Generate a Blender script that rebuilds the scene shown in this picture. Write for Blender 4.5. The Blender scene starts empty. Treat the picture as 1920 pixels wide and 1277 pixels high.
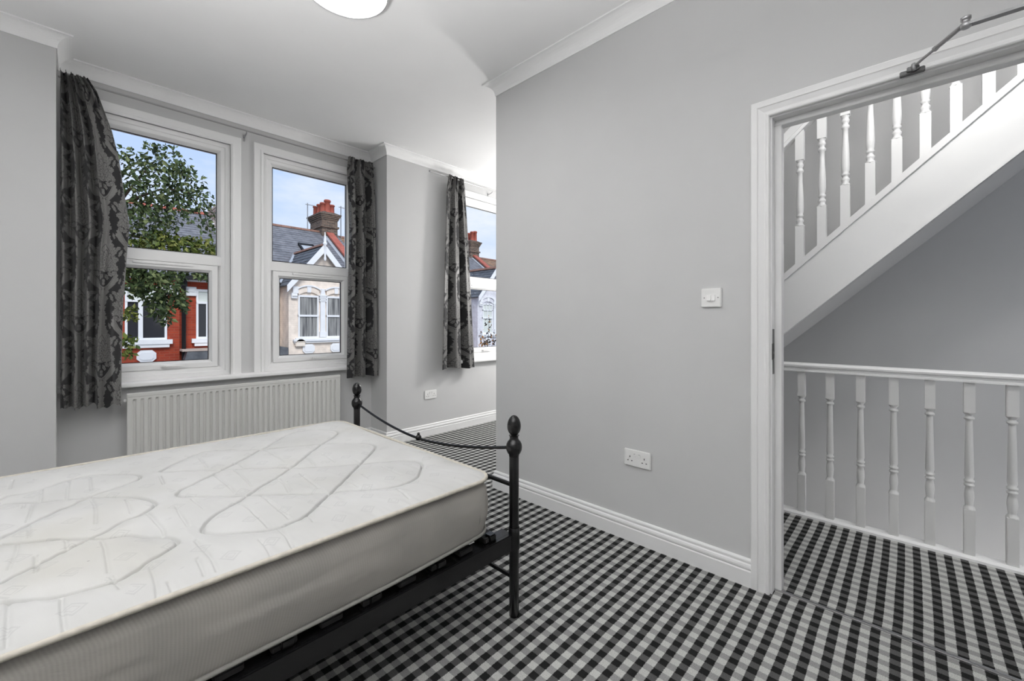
import bpy, bmesh, math, random
import numpy as np
from mathutils import Vector, Matrix

random.seed(7)
rng = np.random.RandomState(11)
scene = bpy.context.scene
COL = scene.collection
PI = math.pi

# ------------------------------------------------------------------ camera
cam_d = bpy.data.cameras.new('camera')
cam = bpy.data.objects.new('camera', cam_d)
COL.objects.link(cam)
cam.location = (0, 0, 1.14)
cam.rotation_euler = (PI / 2, 0, -math.radians(46.381))
cam_d.sensor_fit = 'HORIZONTAL'
cam_d.sensor_width = 36.0
cam_d.lens = 36.0 * 786.0 / 1920.0
cam_d.shift_y = -0.01693
cam_d.clip_start = 0.02
cam_d.clip_end = 300
scene.camera = cam

# ------------------------------------------------------------------ view
scene.view_settings.view_transform = 'Standard'
scene.view_settings.look = 'None'
scene.view_settings.exposure = 0.0
scene.view_settings.gamma = 1.0
scene.view_settings.use_curve_mapping = False
scene.cycles.use_denoising = True
scene.cycles.max_bounces = 10
scene.cycles.diffuse_bounces = 6
scene.cycles.transparent_max_bounces = 16
scene.cycles.sample_clamp_indirect = 6.0

# ------------------------------------------------------------------ sky
world = bpy.data.worlds.new('sky')
scene.world = world
world.use_nodes = True
wn = world.node_tree.nodes
wl = world.node_tree.links
wn.clear()
w_out = wn.new('ShaderNodeOutputWorld')
w_bg = wn.new('ShaderNodeBackground')
w_tc = wn.new('ShaderNodeTexCoord')
w_sep = wn.new('ShaderNodeSeparateXYZ')
w_ramp = wn.new('ShaderNodeValToRGB')
w_ramp.color_ramp.elements[0].position = 0.0
w_ramp.color_ramp.elements[0].color = (0.80, 0.88, 1.0, 1)
w_ramp.color_ramp.elements[1].position = 0.55
w_ramp.color_ramp.elements[1].color = (0.34, 0.55, 1.0, 1)
w_noise = wn.new('ShaderNodeTexNoise')
w_noise.inputs['Scale'].default_value = 3.2
w_noise.inputs['Detail'].default_value = 5
w_noise.inputs['Roughness'].default_value = 0.6
w_map = wn.new('ShaderNodeMapping')
w_map.inputs['Scale'].default_value = (1, 1, 2.6)
w_cr = wn.new('ShaderNodeValToRGB')
w_cr.color_ramp.elements[0].position = 0.42
w_cr.color_ramp.elements[1].position = 0.66
w_mix = wn.new('ShaderNodeMix')
w_mix.data_type = 'RGBA'
w_mix.inputs[7].default_value = (0.86, 0.91, 1.0, 1)
wl.new(w_tc.outputs['Generated'], w_sep.inputs[0])
wl.new(w_sep.outputs['Z'], w_ramp.inputs['Fac'])
wl.new(w_tc.outputs['Generated'], w_map.inputs[0])
wl.new(w_map.outputs[0], w_noise.inputs['Vector'])
wl.new(w_noise.outputs['Fac'], w_cr.inputs['Fac'])
wl.new(w_cr.outputs['Color'], w_mix.inputs[0])
wl.new(w_ramp.outputs['Color'], w_mix.inputs[6])
wl.new(w_mix.outputs[2], w_bg.inputs['Color'])
w_bg.inputs['Strength'].default_value = 1.06
wl.new(w_bg.outputs[0], w_out.inputs['Surface'])


def lamp(name, kind, loc, energy, color=(1, 1, 1), rot=(0, 0, 0), **kw):
    d = bpy.data.lights.new(name, kind)
    d.energy = energy
    d.color = color
    for k, v in kw.items():
        setattr(d, k, v)
    o = bpy.data.objects.new(name, d)
    o.location = loc
    o.rotation_euler = rot
    COL.objects.link(o)
    return o


# sun, veiled, from behind our own house on to the fronts across the street
lamp('sun', 'SUN', (0, -20, 30), 2.5, (1.0, 0.97, 0.93), (math.radians(50), 0, math.radians(-18)), angle=math.radians(25))
# added fill light left of the frame, aimed up to brighten the ceiling
lamp('ceiling_fill', 'AREA', (-0.68, 0.45, 0.85), 98, (1, 0.995, 0.99), (PI, 0, 0), shape='DISK', size=0.4, spread=math.radians(120))
# lamps on the landing, down the stairwell and in the alcove, all out of view
lamp('landing_lamp', 'POINT', (2.26, -0.18, 2.6), 22.5, (1, 0.99, 0.97), shadow_soft_size=0.09)
lamp('stairwell_fill', 'POINT', (3.35, -1.6, 4.3), 120, (1, 0.99, 0.98), shadow_soft_size=0.12)  # added light high in the stairwell, brightens the wall behind the stair spindles
lamp('downstairs_lamp', 'POINT', (3.3, -0.9, -1.2), 30, (1, 0.985, 0.97), shadow_soft_size=0.15)
lamp('alcove_lamp', 'POINT', (3.9, 2.65, 1.7), 68, (1, 0.985, 0.965), shadow_soft_size=0.15)
LAMP_STRENGTH = 31.0


# ------------------------------------------------------------------ materials
def lin(r, g=None, b=None):
    if g is None:
        g = b = r
    return tuple(((v / 255.0 + 0.055) / 1.055) ** 2.4 if v > 10 else v / 255.0 / 12.92 for v in (r, g, b)) + (1.0,)


class M:
    """a node material with a principled shader and a few short cuts"""
    def __init__(self, name, color=(0.8, 0.8, 0.8, 1), rough=0.5, metal=0.0, spec=0.5):
        self.m = bpy.data.materials.new(name)
        self.m.use_nodes = True
        self.nt = self.m.node_tree
        self.n = self.nt.nodes
        self.bsdf = self.n['Principled BSDF']
        self.bsdf.inputs['Base Color'].default_value = color
        self.bsdf.inputs['Roughness'].default_value = rough
        self.bsdf.inputs['Metallic'].default_value = metal
        self.bsdf.inputs['Specular IOR Level'].default_value = spec

    def new(self, t, **kw):
        x = self.n.new('ShaderNode' + t)
        for k, v in kw.items():
            setattr(x, k, v)
        return x

    def link(self, a, b):
        self.nt.links.new(a, b)

    def math(self, op, a, b=None, c=None):
        x = self.new('Math', operation=op)
        for i, v in enumerate((a, b, c)):
            if v is None:
                continue
            if isinstance(v, (int, float)):
                x.inputs[i].default_value = v
            else:
                self.link(v, x.inputs[i])
        return x.outputs[0]

    def coord(self):
        return self.new('TexCoord').outputs['Object']

    def noise(self, scale, detail=2, rough=0.5, vec=None):
        x = self.new('TexNoise')
        x.inputs['Scale'].default_value = scale
        x.inputs['Detail'].default_value = detail
        x.inputs['Roughness'].default_value = rough
        self.link(vec if vec is not None else self.coord(), x.inputs['Vector'])
        return x.outputs['Fac']

    def ramp(self, fac, stops):
        r = self.new('ValToRGB')
        e = r.color_ramp.elements
        e[0].position, e[0].color = stops[0]
        e[1].position, e[1].color = stops[-1]
        for p, c in stops[1:-1]:
            q = e.new(p)
            q.color = c
        self.link(fac, r.inputs['Fac'])
        return r.outputs['Color']

    def mix(self, fac, a, b, mode='MIX'):
        x = self.new('Mix', data_type='RGBA', blend_type=mode)
        for i, v in ((0, fac), (6, a), (7, b)):
            if isinstance(v, (int, float)):
                x.inputs[i].default_value = v
            elif isinstance(v, tuple):
                x.inputs[i].default_value = v
            else:
                self.link(v, x.inputs[i])
        return x.outputs[2]

    def base(self, sock):
        self.link(sock, self.bsdf.inputs['Base Color'])
        return self

    def bump(self, height, strength=0.2, dist=0.01):
        b = self.new('Bump')
        b.inputs['Strength'].default_value = strength
        b.inputs['Distance'].default_value = dist
        self.link(height, b.inputs['Height'])
        self.link(b.outputs[0], self.bsdf.inputs['Normal'])
        return self


def paint(name, col, rough=0.6, var=0.03, bump=0.05, scale=3.0, spec=0.3):
    m = M(name, col, rough, spec=spec)
    f = m.noise(scale, 4)
    lo = tuple(c * (1 - var) for c in col[:3]) + (1,)
    hi = tuple(min(1, c * (1 + var)) for c in col[:3]) + (1,)
    m.base(m.ramp(f, [(0.3, lo), (0.7, hi)]))
    if bump:
        m.bump(m.noise(180, 3), bump, 0.002)
    return m.m


MAT = {}
MAT['wall'] = paint('grey_wall_paint', (0.565, 0.566, 0.567, 1), 0.75, 0.015, 0.08)
MAT['ceiling'] = paint('white_ceiling_paint', (0.90, 0.90, 0.90, 1), 0.85, 0.012, 0.05)
MAT['gloss'] = paint('white_gloss_paint', (0.80, 0.80, 0.80, 1), 0.38, 0.0, 0.0, 4, 0.4)
MAT['upvc'] = paint('white_plastic_frame', (0.80, 0.80, 0.80, 1), 0.35, 0.0, 0.0, 4, 0.4)
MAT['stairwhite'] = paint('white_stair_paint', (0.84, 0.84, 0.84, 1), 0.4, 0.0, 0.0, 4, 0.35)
MAT['spindle'] = paint('shaded_spindle_paint', (0.68, 0.68, 0.675, 1), 0.4, 0.0, 0.0, 4, 0.35)  # greyer than the stair white: dimmer light on these spindles put into the colour
MAT['radiator'] = paint('cream_radiator_enamel', (0.60, 0.60, 0.58, 1), 0.35, 0.01, 0.0, 4, 0.45)
MAT['plastic'] = paint('white_switch_plastic', (0.82, 0.82, 0.81, 1), 0.3, 0.01, 0.0, 6, 0.5)
MAT['slot'] = M('dark_slot', (0.01, 0.01, 0.01, 1), 0.6).m
MAT['gasket'] = M('black_rubber_gasket', (0.012, 0.012, 0.014, 1), 0.5).m
m = M('black_painted_metal', (0.0045, 0.0045, 0.005, 1), 0.26, 0.0, 0.5)
m.bump(m.noise(90, 3), 0.06, 0.002)
MAT['black'] = m.m
m = M('dark_slat_wood', (0.012, 0.011, 0.011, 1), 0.6)
m.bump(m.noise(40, 3), 0.1, 0.003)
MAT['slat'] = m.m
m = M('brushed_steel', (0.45, 0.45, 0.46, 1), 0.32, 1.0)
m.bump(m.noise(220, 2), 0.05, 0.001)
MAT['steel'] = m.m
MAT['steel_dark'] = M('dull_steel', (0.30, 0.30, 0.305, 1), 0.45, 0.8).m
MAT['strike'] = M('dark_steel_plate', (0.10, 0.10, 0.10, 1), 0.45, 0.6).m
MAT['rod'] = M('satin_grey_rod', (0.42, 0.42, 0.42, 1), 0.28, 0.7).m
m = M('lit_diffuser', (1, 1, 1, 1), 0.4)
m.bsdf.inputs['Emission Color'].default_value = (1, 0.99, 0.975, 1)
m.bsdf.inputs['Emission Strength'].default_value = LAMP_STRENGTH
MAT['lit'] = m.m


def carpet(name, x_phase, y_phase, P=0.0565):
    m = M(name, (0.2, 0.2, 0.2, 1), 0.95, spec=0.1)
    sep = m.new('SeparateXYZ')
    co = m.coord()
    # slight wobble of the woven lines
    nz = m.new('TexNoise')
    nz.inputs['Scale'].default_value = 2.2
    nz.inputs['Detail'].default_value = 1
    m.link(co, nz.inputs['Vector'])
    va = m.new('VectorMath', operation='SUBTRACT')
    m.link(nz.outputs['Color'], va.inputs[0])
    va.inputs[1].default_value = (0.5, 0.5, 0.5)
    vs = m.new('VectorMath', operation='SCALE')
    m.link(va.outputs[0], vs.inputs[0])
    vs.inputs['Scale'].default_value = 0.012
    nf = m.new('TexNoise')
    nf.inputs['Scale'].default_value = 260
    m.link(co, nf.inputs['Vector'])
    vf = m.new('VectorMath', operation='SCALE')
    vsub = m.new('VectorMath', operation='SUBTRACT')
    m.link(nf.outputs['Color'], vsub.inputs[0])
    vsub.inputs[1].default_value = (0.5, 0.5, 0.5)
    m.link(vsub.outputs[0], vf.inputs[0])
    vf.inputs['Scale'].default_value = 0.006
    add = m.new('VectorMath', operation='ADD')
    m.link(co, add.inputs[0])
    m.link(vs.outputs[0], add.inputs[1])
    add2 = m.new('VectorMath', operation='ADD')
    m.link(add.outputs[0], add2.inputs[0])
    m.link(vf.outputs[0], add2.inputs[1])
    m.link(add2.outputs[0], sep.inputs[0])

    def stripe(sock, ph):
        t = m.math('FRACT', m.math('ADD', m.math('DIVIDE', m.math('SUBTRACT', sock, ph), P), 1000.25))
        # dark band for t in 0..0.5, softened at the edges
        a = m.math('SUBTRACT', m.math('ABSOLUTE', m.math('SUBTRACT', t, 0.25)), 0.0)
        b = m.math('MINIMUM', a, m.math('SUBTRACT', 1.0, a))
        mr = m.new('MapRange')
        m.link(a, mr.inputs['Value'])
        mr.inputs['From Min'].default_value = 0.235
        mr.inputs['From Max'].default_value = 0.265
        return mr.outputs[0]
    sx = stripe(sep.outputs[0], x_phase)
    sy = stripe(sep.outputs[1], y_phase)
    dark = m.mix(sx, (0.016, 0.016, 0.016, 1), (0.092, 0.092, 0.091, 1))
    light = m.mix(sx, (0.29, 0.29, 0.285, 1), (0.50, 0.50, 0.485, 1))
    colr = m.mix(sy, dark, light)
    fib = m.noise(420, 2)
    colr = m.mix(1.0, colr, m.ramp(fib, [(0.25, (0.62, 0.62, 0.62, 1)), (0.75, (1.25, 1.25, 1.25, 1))]), 'MULTIPLY')
    m.base(colr)
    m.bump(m.noise(480, 2), 0.5, 0.004)
    return m.m


MAT['carpet'] = carpet('gingham_carpet', 1.766, 1.111)
MAT['carpet_hall'] = carpet('gingham_landing_carpet', 2.480, 0.204, 0.0558)

# damask curtain fabric: the woven motif is stored on the cloth
m = M('damask_fabric', (0.02, 0.02, 0.02, 1), 0.6, spec=0.5)
at = m.new('Attribute', attribute_name='damask')
wv = m.noise(900, 2)
d0 = m.mix(wv, (0.006, 0.006, 0.007, 1), (0.012, 0.012, 0.013, 1))
d1 = m.mix(wv, (0.085, 0.083, 0.08, 1), (0.19, 0.186, 0.18, 1))
m.base(m.mix(at.outputs['Fac'], d0, d1))
rr = m.new('MapRange')
m.link(at.outputs['Fac'], rr.inputs['Value'])
rr.inputs['To Min'].default_value = 0.75
rr.inputs['To Max'].default_value = 0.36
m.link(rr.outputs[0], m.bsdf.inputs['Roughness'])
m.bsdf.inputs['Sheen Weight'].default_value = 0.15
m.bump(m.math('ADD', m.math('MULTIPLY', at.outputs['Fac'], 0.5), m.math('MULTIPLY', wv, 0.3)), 0.25, 0.002)
MAT['damask'] = m.m
MAT['lining'] = paint('curtain_lining', (0.5, 0.49, 0.47, 1), 0.9, 0.04, 0.1, 20)

# mattress fabrics
m = M('mattress_top_fabric', (0.78, 0.78, 0.77, 1), 0.85, spec=0.2)
sep = m.new('SeparateXYZ')
co = m.coord()
m.link(co, sep.inputs[0])
CELL = 0.088
row = m.math('FLOOR', m.math('DIVIDE', sep.outputs[1], CELL))
shift = m.math('MULTIPLY', m.math('FRACT', m.math('MULTIPLY', row, 0.5)), 1.0)
uu = m.math('SUBTRACT', m.math('FRACT', m.math('ADD', m.math('DIVIDE', sep.outputs[0], CELL), m.math('ADD', shift, 100.0))), 0.5)
vv = m.math('SUBTRACT', m.math('FRACT', m.math('DIVIDE', sep.outputs[1], CELL)), 0.5)
dd = m.math('ADD', m.math('ABSOLUTE', uu), m.math('ABSOLUTE', vv))
band1 = m.math('LESS_THAN', m.math('ABSOLUTE', m.math('SUBTRACT', dd, 0.235)), 0.035)
band2 = m.math('LESS_THAN', m.math('ABSOLUTE', m.math('SUBTRACT', dd, 0.12)), 0.022)
motif = m.math('ADD', band1, band2)
patch = m.noise(5.0, 2)
vis = m.math('MULTIPLY', motif, m.math('MULTIPLY', m.math('GREATER_THAN', m.noise(9.0, 1), 0.47), 0.22))
c0 = m.ramp(patch, [(0.3, (0.475, 0.475, 0.465, 1)), (0.7, (0.53, 0.53, 0.525, 1))])
# small spots and yellowed marks
vor = m.new('TexVoronoi')
vor.inputs['Scale'].default_value = 16
m.link(co, vor.inputs['Vector'])
sp = m.math('MULTIPLY', m.math('LESS_THAN', vor.outputs['Distance'], 0.045), m.math('GREATER_THAN', m.noise(3.0, 1), 0.52))
c1_ = m.mix(vis, c0, (0.31, 0.31, 0.32, 1))
c2_ = m.mix(m.math('MULTIPLY', sp, 0.5), c1_, (0.22, 0.22, 0.22, 1))
stain = m.ramp(m.noise(2.3, 3), [(0.55, (1, 1, 1, 1)), (0.75, (0.97, 0.955, 0.91, 1))])
m.base(m.mix(1.0, c2_, stain, 'MULTIPLY'))
m.bump(m.math('ADD', m.math('MULTIPLY', m.noise(700, 2), 0.3), m.math('MULTIPLY', m.noise(14, 3), 0.9)), 0.25, 0.004)
MAT['piping_grey'] = paint('grey_piping', (0.24, 0.235, 0.22, 1), 0.8, 0.1, 0.2, 60)
MAT['mattress'] = m.m

m = M('mattress_side_knit', (0.36, 0.34, 0.32, 1), 0.9, spec=0.15)
sep = m.new('SeparateXYZ')
m.link(m.coord(), sep.inputs[0])
su = m.math('ADD', sep.outputs[0], sep.outputs[1])
s1 = m.math('SINE', m.math('MULTIPLY', su, 900.0))
s2 = m.math('SINE', m.math('MULTIPLY', m.math('ADD', su, m.math('MULTIPLY', sep.outputs[2], 2.0)), 1400.0))
sv = m.math('MULTIPLY', m.math('ADD', m.math('MULTIPLY', s1, 0.5), m.math('ADD', m.math('MULTIPLY', s2, 0.5), 1.0)), 0.5)
cside = m.mix(sv, (0.325, 0.312, 0.293, 1), (0.375, 0.36, 0.338, 1))
m.base(m.mix(1.0, cside, m.ramp(m.noise(6, 3), [(0.3, (0.92, 0.92, 0.92, 1)), (0.7, (1.08, 1.07, 1.05, 1))]), 'MULTIPLY'))
m.bump(sv, 0.3, 0.001)
MAT['mattress_side'] = m.m
MAT['piping'] = paint('cream_piping', (0.50, 0.47, 0.41, 1), 0.7, 0.10, 0.2, 60)

# window glass: a clear pane with a weak reflection
g = bpy.data.materials.new('window_glass')
g.use_nodes = True
gn = g.node_tree.nodes
gn.clear()
go = gn.new('ShaderNodeOutputMaterial')
gt = gn.new('ShaderNodeBsdfTransparent')
gt.inputs['Color'].default_value = (0.97, 0.98, 0.98, 1)
gg = gn.new('ShaderNodeBsdfGlossy')
gg.inputs['Roughness'].default_value = 0.02
gg.inputs['Color'].default_value = (0.12, 0.12, 0.12, 1)
gf = gn.new('ShaderNodeFresnel')
gf.inputs['IOR'].default_value = 1.04
gm = gn.new('ShaderNodeMixShader')
g.node_tree.links.new(gf.outputs[0], gm.inputs[0])
g.node_tree.links.new(gt.outputs[0], gm.inputs[1])
g.node_tree.links.new(gg.outputs[0], gm.inputs[2])
g.node_tree.links.new(gm.outputs[0], go.inputs['Surface'])
MAT['glass'] = g


def brick(name, c_a, c_b, mortar, vary=0.5):
    m = M(name, c_a, 0.85, spec=0.2)
    sep = m.new('SeparateXYZ')
    m.link(m.coord(), sep.inputs[0])
    cb = m.new('CombineXYZ')
    m.link(m.math('ADD', sep.outputs[0], sep.outputs[1]), cb.inputs[0])
    m.link(sep.outputs[2], cb.inputs[1])
    b = m.new('TexBrick')
    b.inputs['Color1'].default_value = c_a
    b.inputs['Color2'].default_value = c_b
    b.inputs['Mortar'].default_value = mortar
    b.inputs['Scale'].default_value = 1.0
    b.inputs['Brick Width'].default_value = 0.225
    b.inputs['Row Height'].default_value = 0.075
    b.inputs['Mortar Size'].default_value = 0.008
    m.link(cb.outputs[0], b.inputs['Vector'])
    n = m.ramp(m.noise(4.0, 4), [(0.3, (0.85, 0.85, 0.85, 1)), (0.7, (1.12, 1.12, 1.12, 1))])
    m.base(m.mix(1.0, b.outputs['Color'], n, 'MULTIPLY'))
    m.bump(b.outputs['Fac'], -0.5, 0.01)
    return m.m


MAT['red_brick'] = brick('red_brick', lin(168, 72, 50), lin(150, 62, 46), lin(152, 84, 66))
MAT['cream_brick'] = brick('cream_painted_brick', lin(236, 222, 208), lin(233, 219, 205), lin(228, 213, 199))
MAT['blue_brick'] = brick('pale_painted_brick', lin(222, 220, 224), lin(218, 216, 221), lin(206, 204, 210))
MAT['old_brick'] = brick('sooty_brick', lin(118, 98, 86), lin(74, 64, 60), lin(136, 126, 114))
MAT['render'] = paint('pinkish_render', lin(190, 172, 160), 0.9, 0.06, 0.2, 5)
MAT['stone'] = paint('white_painted_stone', (0.80, 0.80, 0.81, 1), 0.6, 0.03, 0.1, 6)
MAT['cream_stone'] = paint('cream_painted_stone', lin(232, 220, 206), 0.6, 0.03, 0.1, 6)
def slate(name, a, b):
    m = M(name, a, 0.6, spec=0.4)
    m.base(m.ramp(m.noise(3.5, 4), [(0.3, a), (0.7, b)]))
    m.bump(m.noise(30, 3), 0.2, 0.01)
    return m.m


MAT['slate'] = slate('grey_slate', lin(104, 104, 108), lin(138, 137, 140))
MAT['slate_dark'] = slate('dark_slate', lin(78, 80, 84), lin(110, 112, 116))
MAT['slate_brown'] = slate('brown_tile', lin(120, 100, 84), lin(165, 128, 96))
MAT['terracotta'] = paint('terracotta', lin(172, 98, 84), 0.8, 0.15, 0.2, 5)
MAT['ridge'] = paint('weathered_ridge_tile', lin(138, 104, 90), 0.8, 0.2, 0.2, 5)
MAT['pot'] = paint('chimney_pot_clay', lin(158, 84, 70), 0.8, 0.15, 0.1, 6)
MAT['lead'] = paint('lead_flashing', lin(176, 180, 186), 0.6, 0.1, 0.1, 6)
MAT['iron'] = paint('black_iron', (0.012, 0.012, 0.013, 1), 0.5, 0.1, 0.05, 20)
MAT['asphalt'] = paint('asphalt', (0.10, 0.10, 0.10, 1), 0.9, 0.1, 0.3, 6)
MAT['paving'] = paint('paving', (0.30, 0.29, 0.28, 1), 0.9, 0.1, 0.3, 4)
m = M('dark_room_glass', (0.03, 0.03, 0.034, 1), 0.08, spec=0.5)
MAT['dark_glass'] = m.m
m = M('net_curtain', (0.5, 0.5, 0.5, 1), 0.9)
sep = m.new('SeparateXYZ')
m.link(m.coord(), sep.inputs[0])
MAT['net'] = m.m
cbn = m.new('CombineXYZ')
m.link(m.math('MULTIPLY', sep.outputs[0], 14.0), cbn.inputs[0])
m.link(m.math('MULTIPLY', sep.outputs[2], 0.7), cbn.inputs[1])
m.base(m.ramp(m.noise(1.0, 3, 0.5, cbn.outputs[0]), [(0.32, lin(88, 88, 90)), (0.68, lin(168, 167, 164))]))
MAT['blind'] = paint('pale_blind', lin(206, 210, 204), 0.8, 0.04, 0.0, 5)


def leafmat(name, a, b, c):
    m = M(name, a, 0.55, spec=0.3)
    gi = m.new('NewGeometry')
    m.base(m.ramp(gi.outputs['Random Per Island'], [(0.0, a), (0.55, b), (1.0, c)]))
    m.bsdf.inputs['Transmission Weight'].default_value = 0.0
    return m.m


MAT['leaf'] = leafmat('green_leaves', lin(42, 56, 32), lin(76, 92, 54), lin(122, 130, 86))
MAT['leaf_yellow'] = leafmat('yellow_green_leaves', lin(60, 76, 30), lin(96, 108, 46), lin(140, 140, 74))
MAT['leaf_rust'] = leafmat('rusty_leaves', lin(40, 40, 44), lin(88, 74, 62), lin(212, 150, 84))
MAT['bark'] = paint('bark', lin(74, 62, 52), 0.9, 0.2, 0.4, 20)


# ------------------------------------------------------------------ mesh helpers
def link(o, parent=None):
    COL.objects.link(o)
    if parent is not None:
        o.parent = parent
    return o


def mesh_obj(name, verts, faces, mat, parent=None, smooth=False, loc=None):
    me = bpy.data.meshes.new(name)
    me.from_pydata([tuple(v) for v in verts], [], faces)
    me.update()
    if smooth:
        for p in me.polygons:
            p.use_smooth = True
    if mat is not None:
        me.materials.append(MAT[mat] if isinstance(mat, str) else mat)
    o = bpy.data.objects.new(name, me)
    if loc is not None:
        o.location = loc
    return link(o, parent)


class MB:
    """collects shapes, then makes ONE mesh object of them"""
    def __init__(self):
        self.v = []
        self.f = []
        self.sm = []

    def add(self, verts, faces, smooth=False):
        k = len(self.v)
        self.v += [tuple(p) for p in verts]
        self.f += [tuple(i + k for i in q) for q in faces]
        self.sm += [smooth] * len(faces)
        return self

    def box(self, a, b, bev=0.0):
        x0, y0, z0 = a
        x1, y1, z1 = b
        if x0 > x1: x0, x1 = x1, x0
        if y0 > y1: y0, y1 = y1, y0
        if z0 > z1: z0, z1 = z1, z0
        if bev <= 0:
            v = [(x0, y0, z0), (x1, y0, z0), (x1, y1, z0), (x0, y1, z0), (x0, y0, z1), (x1, y0, z1), (x1, y1, z1), (x0, y1, z1)]
            f = [(3, 2, 1, 0), (4, 5, 6, 7), (0, 1, 5, 4), (1, 2, 6, 5), (2, 3, 7, 6), (3, 0, 4, 7)]
            return self.add(v, f)
        bm = bmesh.new()
        bmesh.ops.create_cube(bm, size=1.0)
        for q in bm.verts:
            q.co = Vector(((x0 + x1) / 2 + q.co.x * (x1 - x0), (y0 + y1) / 2 + q.co.y * (y1 - y0), (z0 + z1) / 2 + q.co.z * (z1 - z0)))
        bev = min(bev, 0.45 * min(x1 - x0, y1 - y0, z1 - z0))
        bmesh.ops.bevel(bm, geom=list(bm.edges), offset=bev, segments=2, affect='EDGES')
        bm.verts.index_update()
        self.add([q.co for q in bm.verts], [[q.index for q in f.verts] for f in bm.faces])
        bm.free()
        return self

    def obox(self, c, ax, ay, az):
        """box from centre and three half-axis vectors"""
        c, ax, ay, az = map(Vector, (c, ax, ay, az))
        v = [c + sx * ax + sy * ay + sz * az for sz in (-1, 1) for sx, sy in ((-1, -1), (1, -1), (1, 1), (-1, 1))]
        return self.add(v, [(3, 2, 1, 0), (4, 5, 6, 7), (0, 1, 5, 4), (1, 2, 6, 5), (2, 3, 7, 6), (3, 0, 4, 7)])

    def prism(self, poly, to3, d0, d1):
        """polygon in 2-D extruded between depths d0 and d1, to3(a, b, d) -> xyz"""
        n = len(poly)
        v = [to3(a, b, d0) for a, b in poly] + [to3(a, b, d1) for a, b in poly]
        f = [tuple(range(n - 1, -1, -1)), tuple(range(n, 2 * n))]
        f += [(i, (i + 1) % n, n + (i + 1) % n, n + i) for i in range(n)]
        return self.add(v, f)

    def tube(self, pts, r, seg=10, caps=True, smooth=True):
        pts = [Vector(p) for p in pts]
        rs = r if isinstance(r, (list, tuple)) else [r] * len(pts)
        n = len(pts)
        t0 = (pts[1] - pts[0]).normalized()
        up = Vector((0, 0, 1)) if abs(t0.z) < 0.9 else Vector((1, 0, 0))
        u = t0.cross(up).normalized()
        v = []
        for i, p in enumerate(pts):
            t = (pts[min(i + 1, n - 1)] - pts[max(i - 1, 0)]).normalized()
            u = (u - t * u.dot(t)).normalized()
            w = t.cross(u)
            for k in range(seg):
                a = 2 * PI * k / seg
                v.append(p + rs[i] * (math.cos(a) * u + math.sin(a) * w))
        f = []
        for i in range(n - 1):
            for k in range(seg):
                f.append((i * seg + k, i * seg + (k + 1) % seg, (i + 1) * seg + (k + 1) % seg, (i + 1) * seg + k))
        self.add(v, f, smooth)
        if caps:
            self.add(v[:seg], [tuple(range(seg - 1, -1, -1))])
            self.add(v[-seg:], [tuple(range(seg))])
        return self

    def lathe(self, prof, origin, seg=20, axis='Z', smooth=True):
        ox, oy, oz = origin
        v = []
        for r, h in prof:
            for k in range(seg):
                a = 2 * PI * k / seg
                c_, s_ = r * math.cos(a), r * math.sin(a)
                if axis == 'Z':
                    v.append((ox + c_, oy + s_, oz + h))
                elif axis == 'Y':
                    v.append((ox + c_, oy + h, oz + s_))
                else:
                    v.append((ox + h, oy + c_, oz + s_))
        f = []
        n = len(prof)
        for i in range(n - 1):
            for k in range(seg):
                f.append((i * seg + k, i * seg + (k + 1) % seg, (i + 1) * seg + (k + 1) % seg, (i + 1) * seg + k))
        self.add(v, f, smooth)
        if prof[0][0] > 1e-5:
            self.add(v[:seg], [tuple(range(seg - 1, -1, -1))])
        if prof[-1][0] > 1e-5:
            self.add(v[-seg:], [tuple(range(seg))])
        return self

    def sweep(self, path, prof, to3, closed=False, capped=True):
        """profile [(offset to the left of the path, depth)] swept with mitres along a 2-D path"""
        n = len(path)
        P = [Vector(p) for p in path]
        nor = []
        for i in range(n):
            def left(a, b):
                d = (P[b] - P[a]).normalized()
                return Vector((-d.y, d.x))
            if closed or 0 < i < n - 1:
                n1, n2 = left((i - 1) % n, i), left(i, (i + 1) % n)
                mm = (n1 + n2)
                mm = mm / max(1e-6, (1 + n1.dot(n2)))
            elif i == 0:
                mm = left(0, 1)
            else:
                mm = left(n - 2, n - 1)
            nor.append(mm)
        k = len(prof)
        v = []
        for i in range(n):
            for o, d in prof:
                q = P[i] + nor[i] * o
                v.append(to3(q.x, q.y, d))
        f = []
        for i in range(n if closed else n - 1):
            j = (i + 1) % n
            for q in range(k - 1):
                f.append((i * k + q, j * k + q, j * k + q + 1, i * k + q + 1))
        self.add(v, f)
        if capped and not closed:
            self.add(v[:k], [tuple(range(k))])
            self.add(v[-k:], [tuple(range(k - 1, -1, -1))])
        return self

    def build(self, name, mat, parent=None, smooth=None, recalc=True):
        me = bpy.data.meshes.new(name)
        me.from_pydata(self.v, [], self.f)
        if recalc:
            bm = bmesh.new()
            bm.from_mesh(me)
            bmesh.ops.recalc_face_normals(bm, faces=list(bm.faces))
            bm.to_mesh(me)
            bm.free()
        me.polygons.foreach_set('use_smooth', self.sm if smooth is None else [smooth] * len(self.f))
        me.materials.append(MAT[mat] if isinstance(mat, str) else mat)
        me.update()
        o = bpy.data.objects.new(name, me)
        return link(o, parent)


def thing(name, label, cat, loc=(0, 0, 0), group=None):
    o = bpy.data.objects.new(name, None)
    o.location = loc
    o.empty_display_size = 0.1
    link(o)
    o['label'] = label
    o['category'] = cat
    if group:
        o['group'] = group
    return o


def hang(o, root):
    """parent o under root while keeping the world coordinates its mesh was written in"""
    o.parent = root
    o.matrix_parent_inverse = Matrix.Translation(root.location).inverted()
    return o


def struct(o, label=None):
    o['kind'] = 'structure'
    if label:
        o['label'] = label
    return o


XY = lambda a, b, d: (a, b, d)

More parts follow.
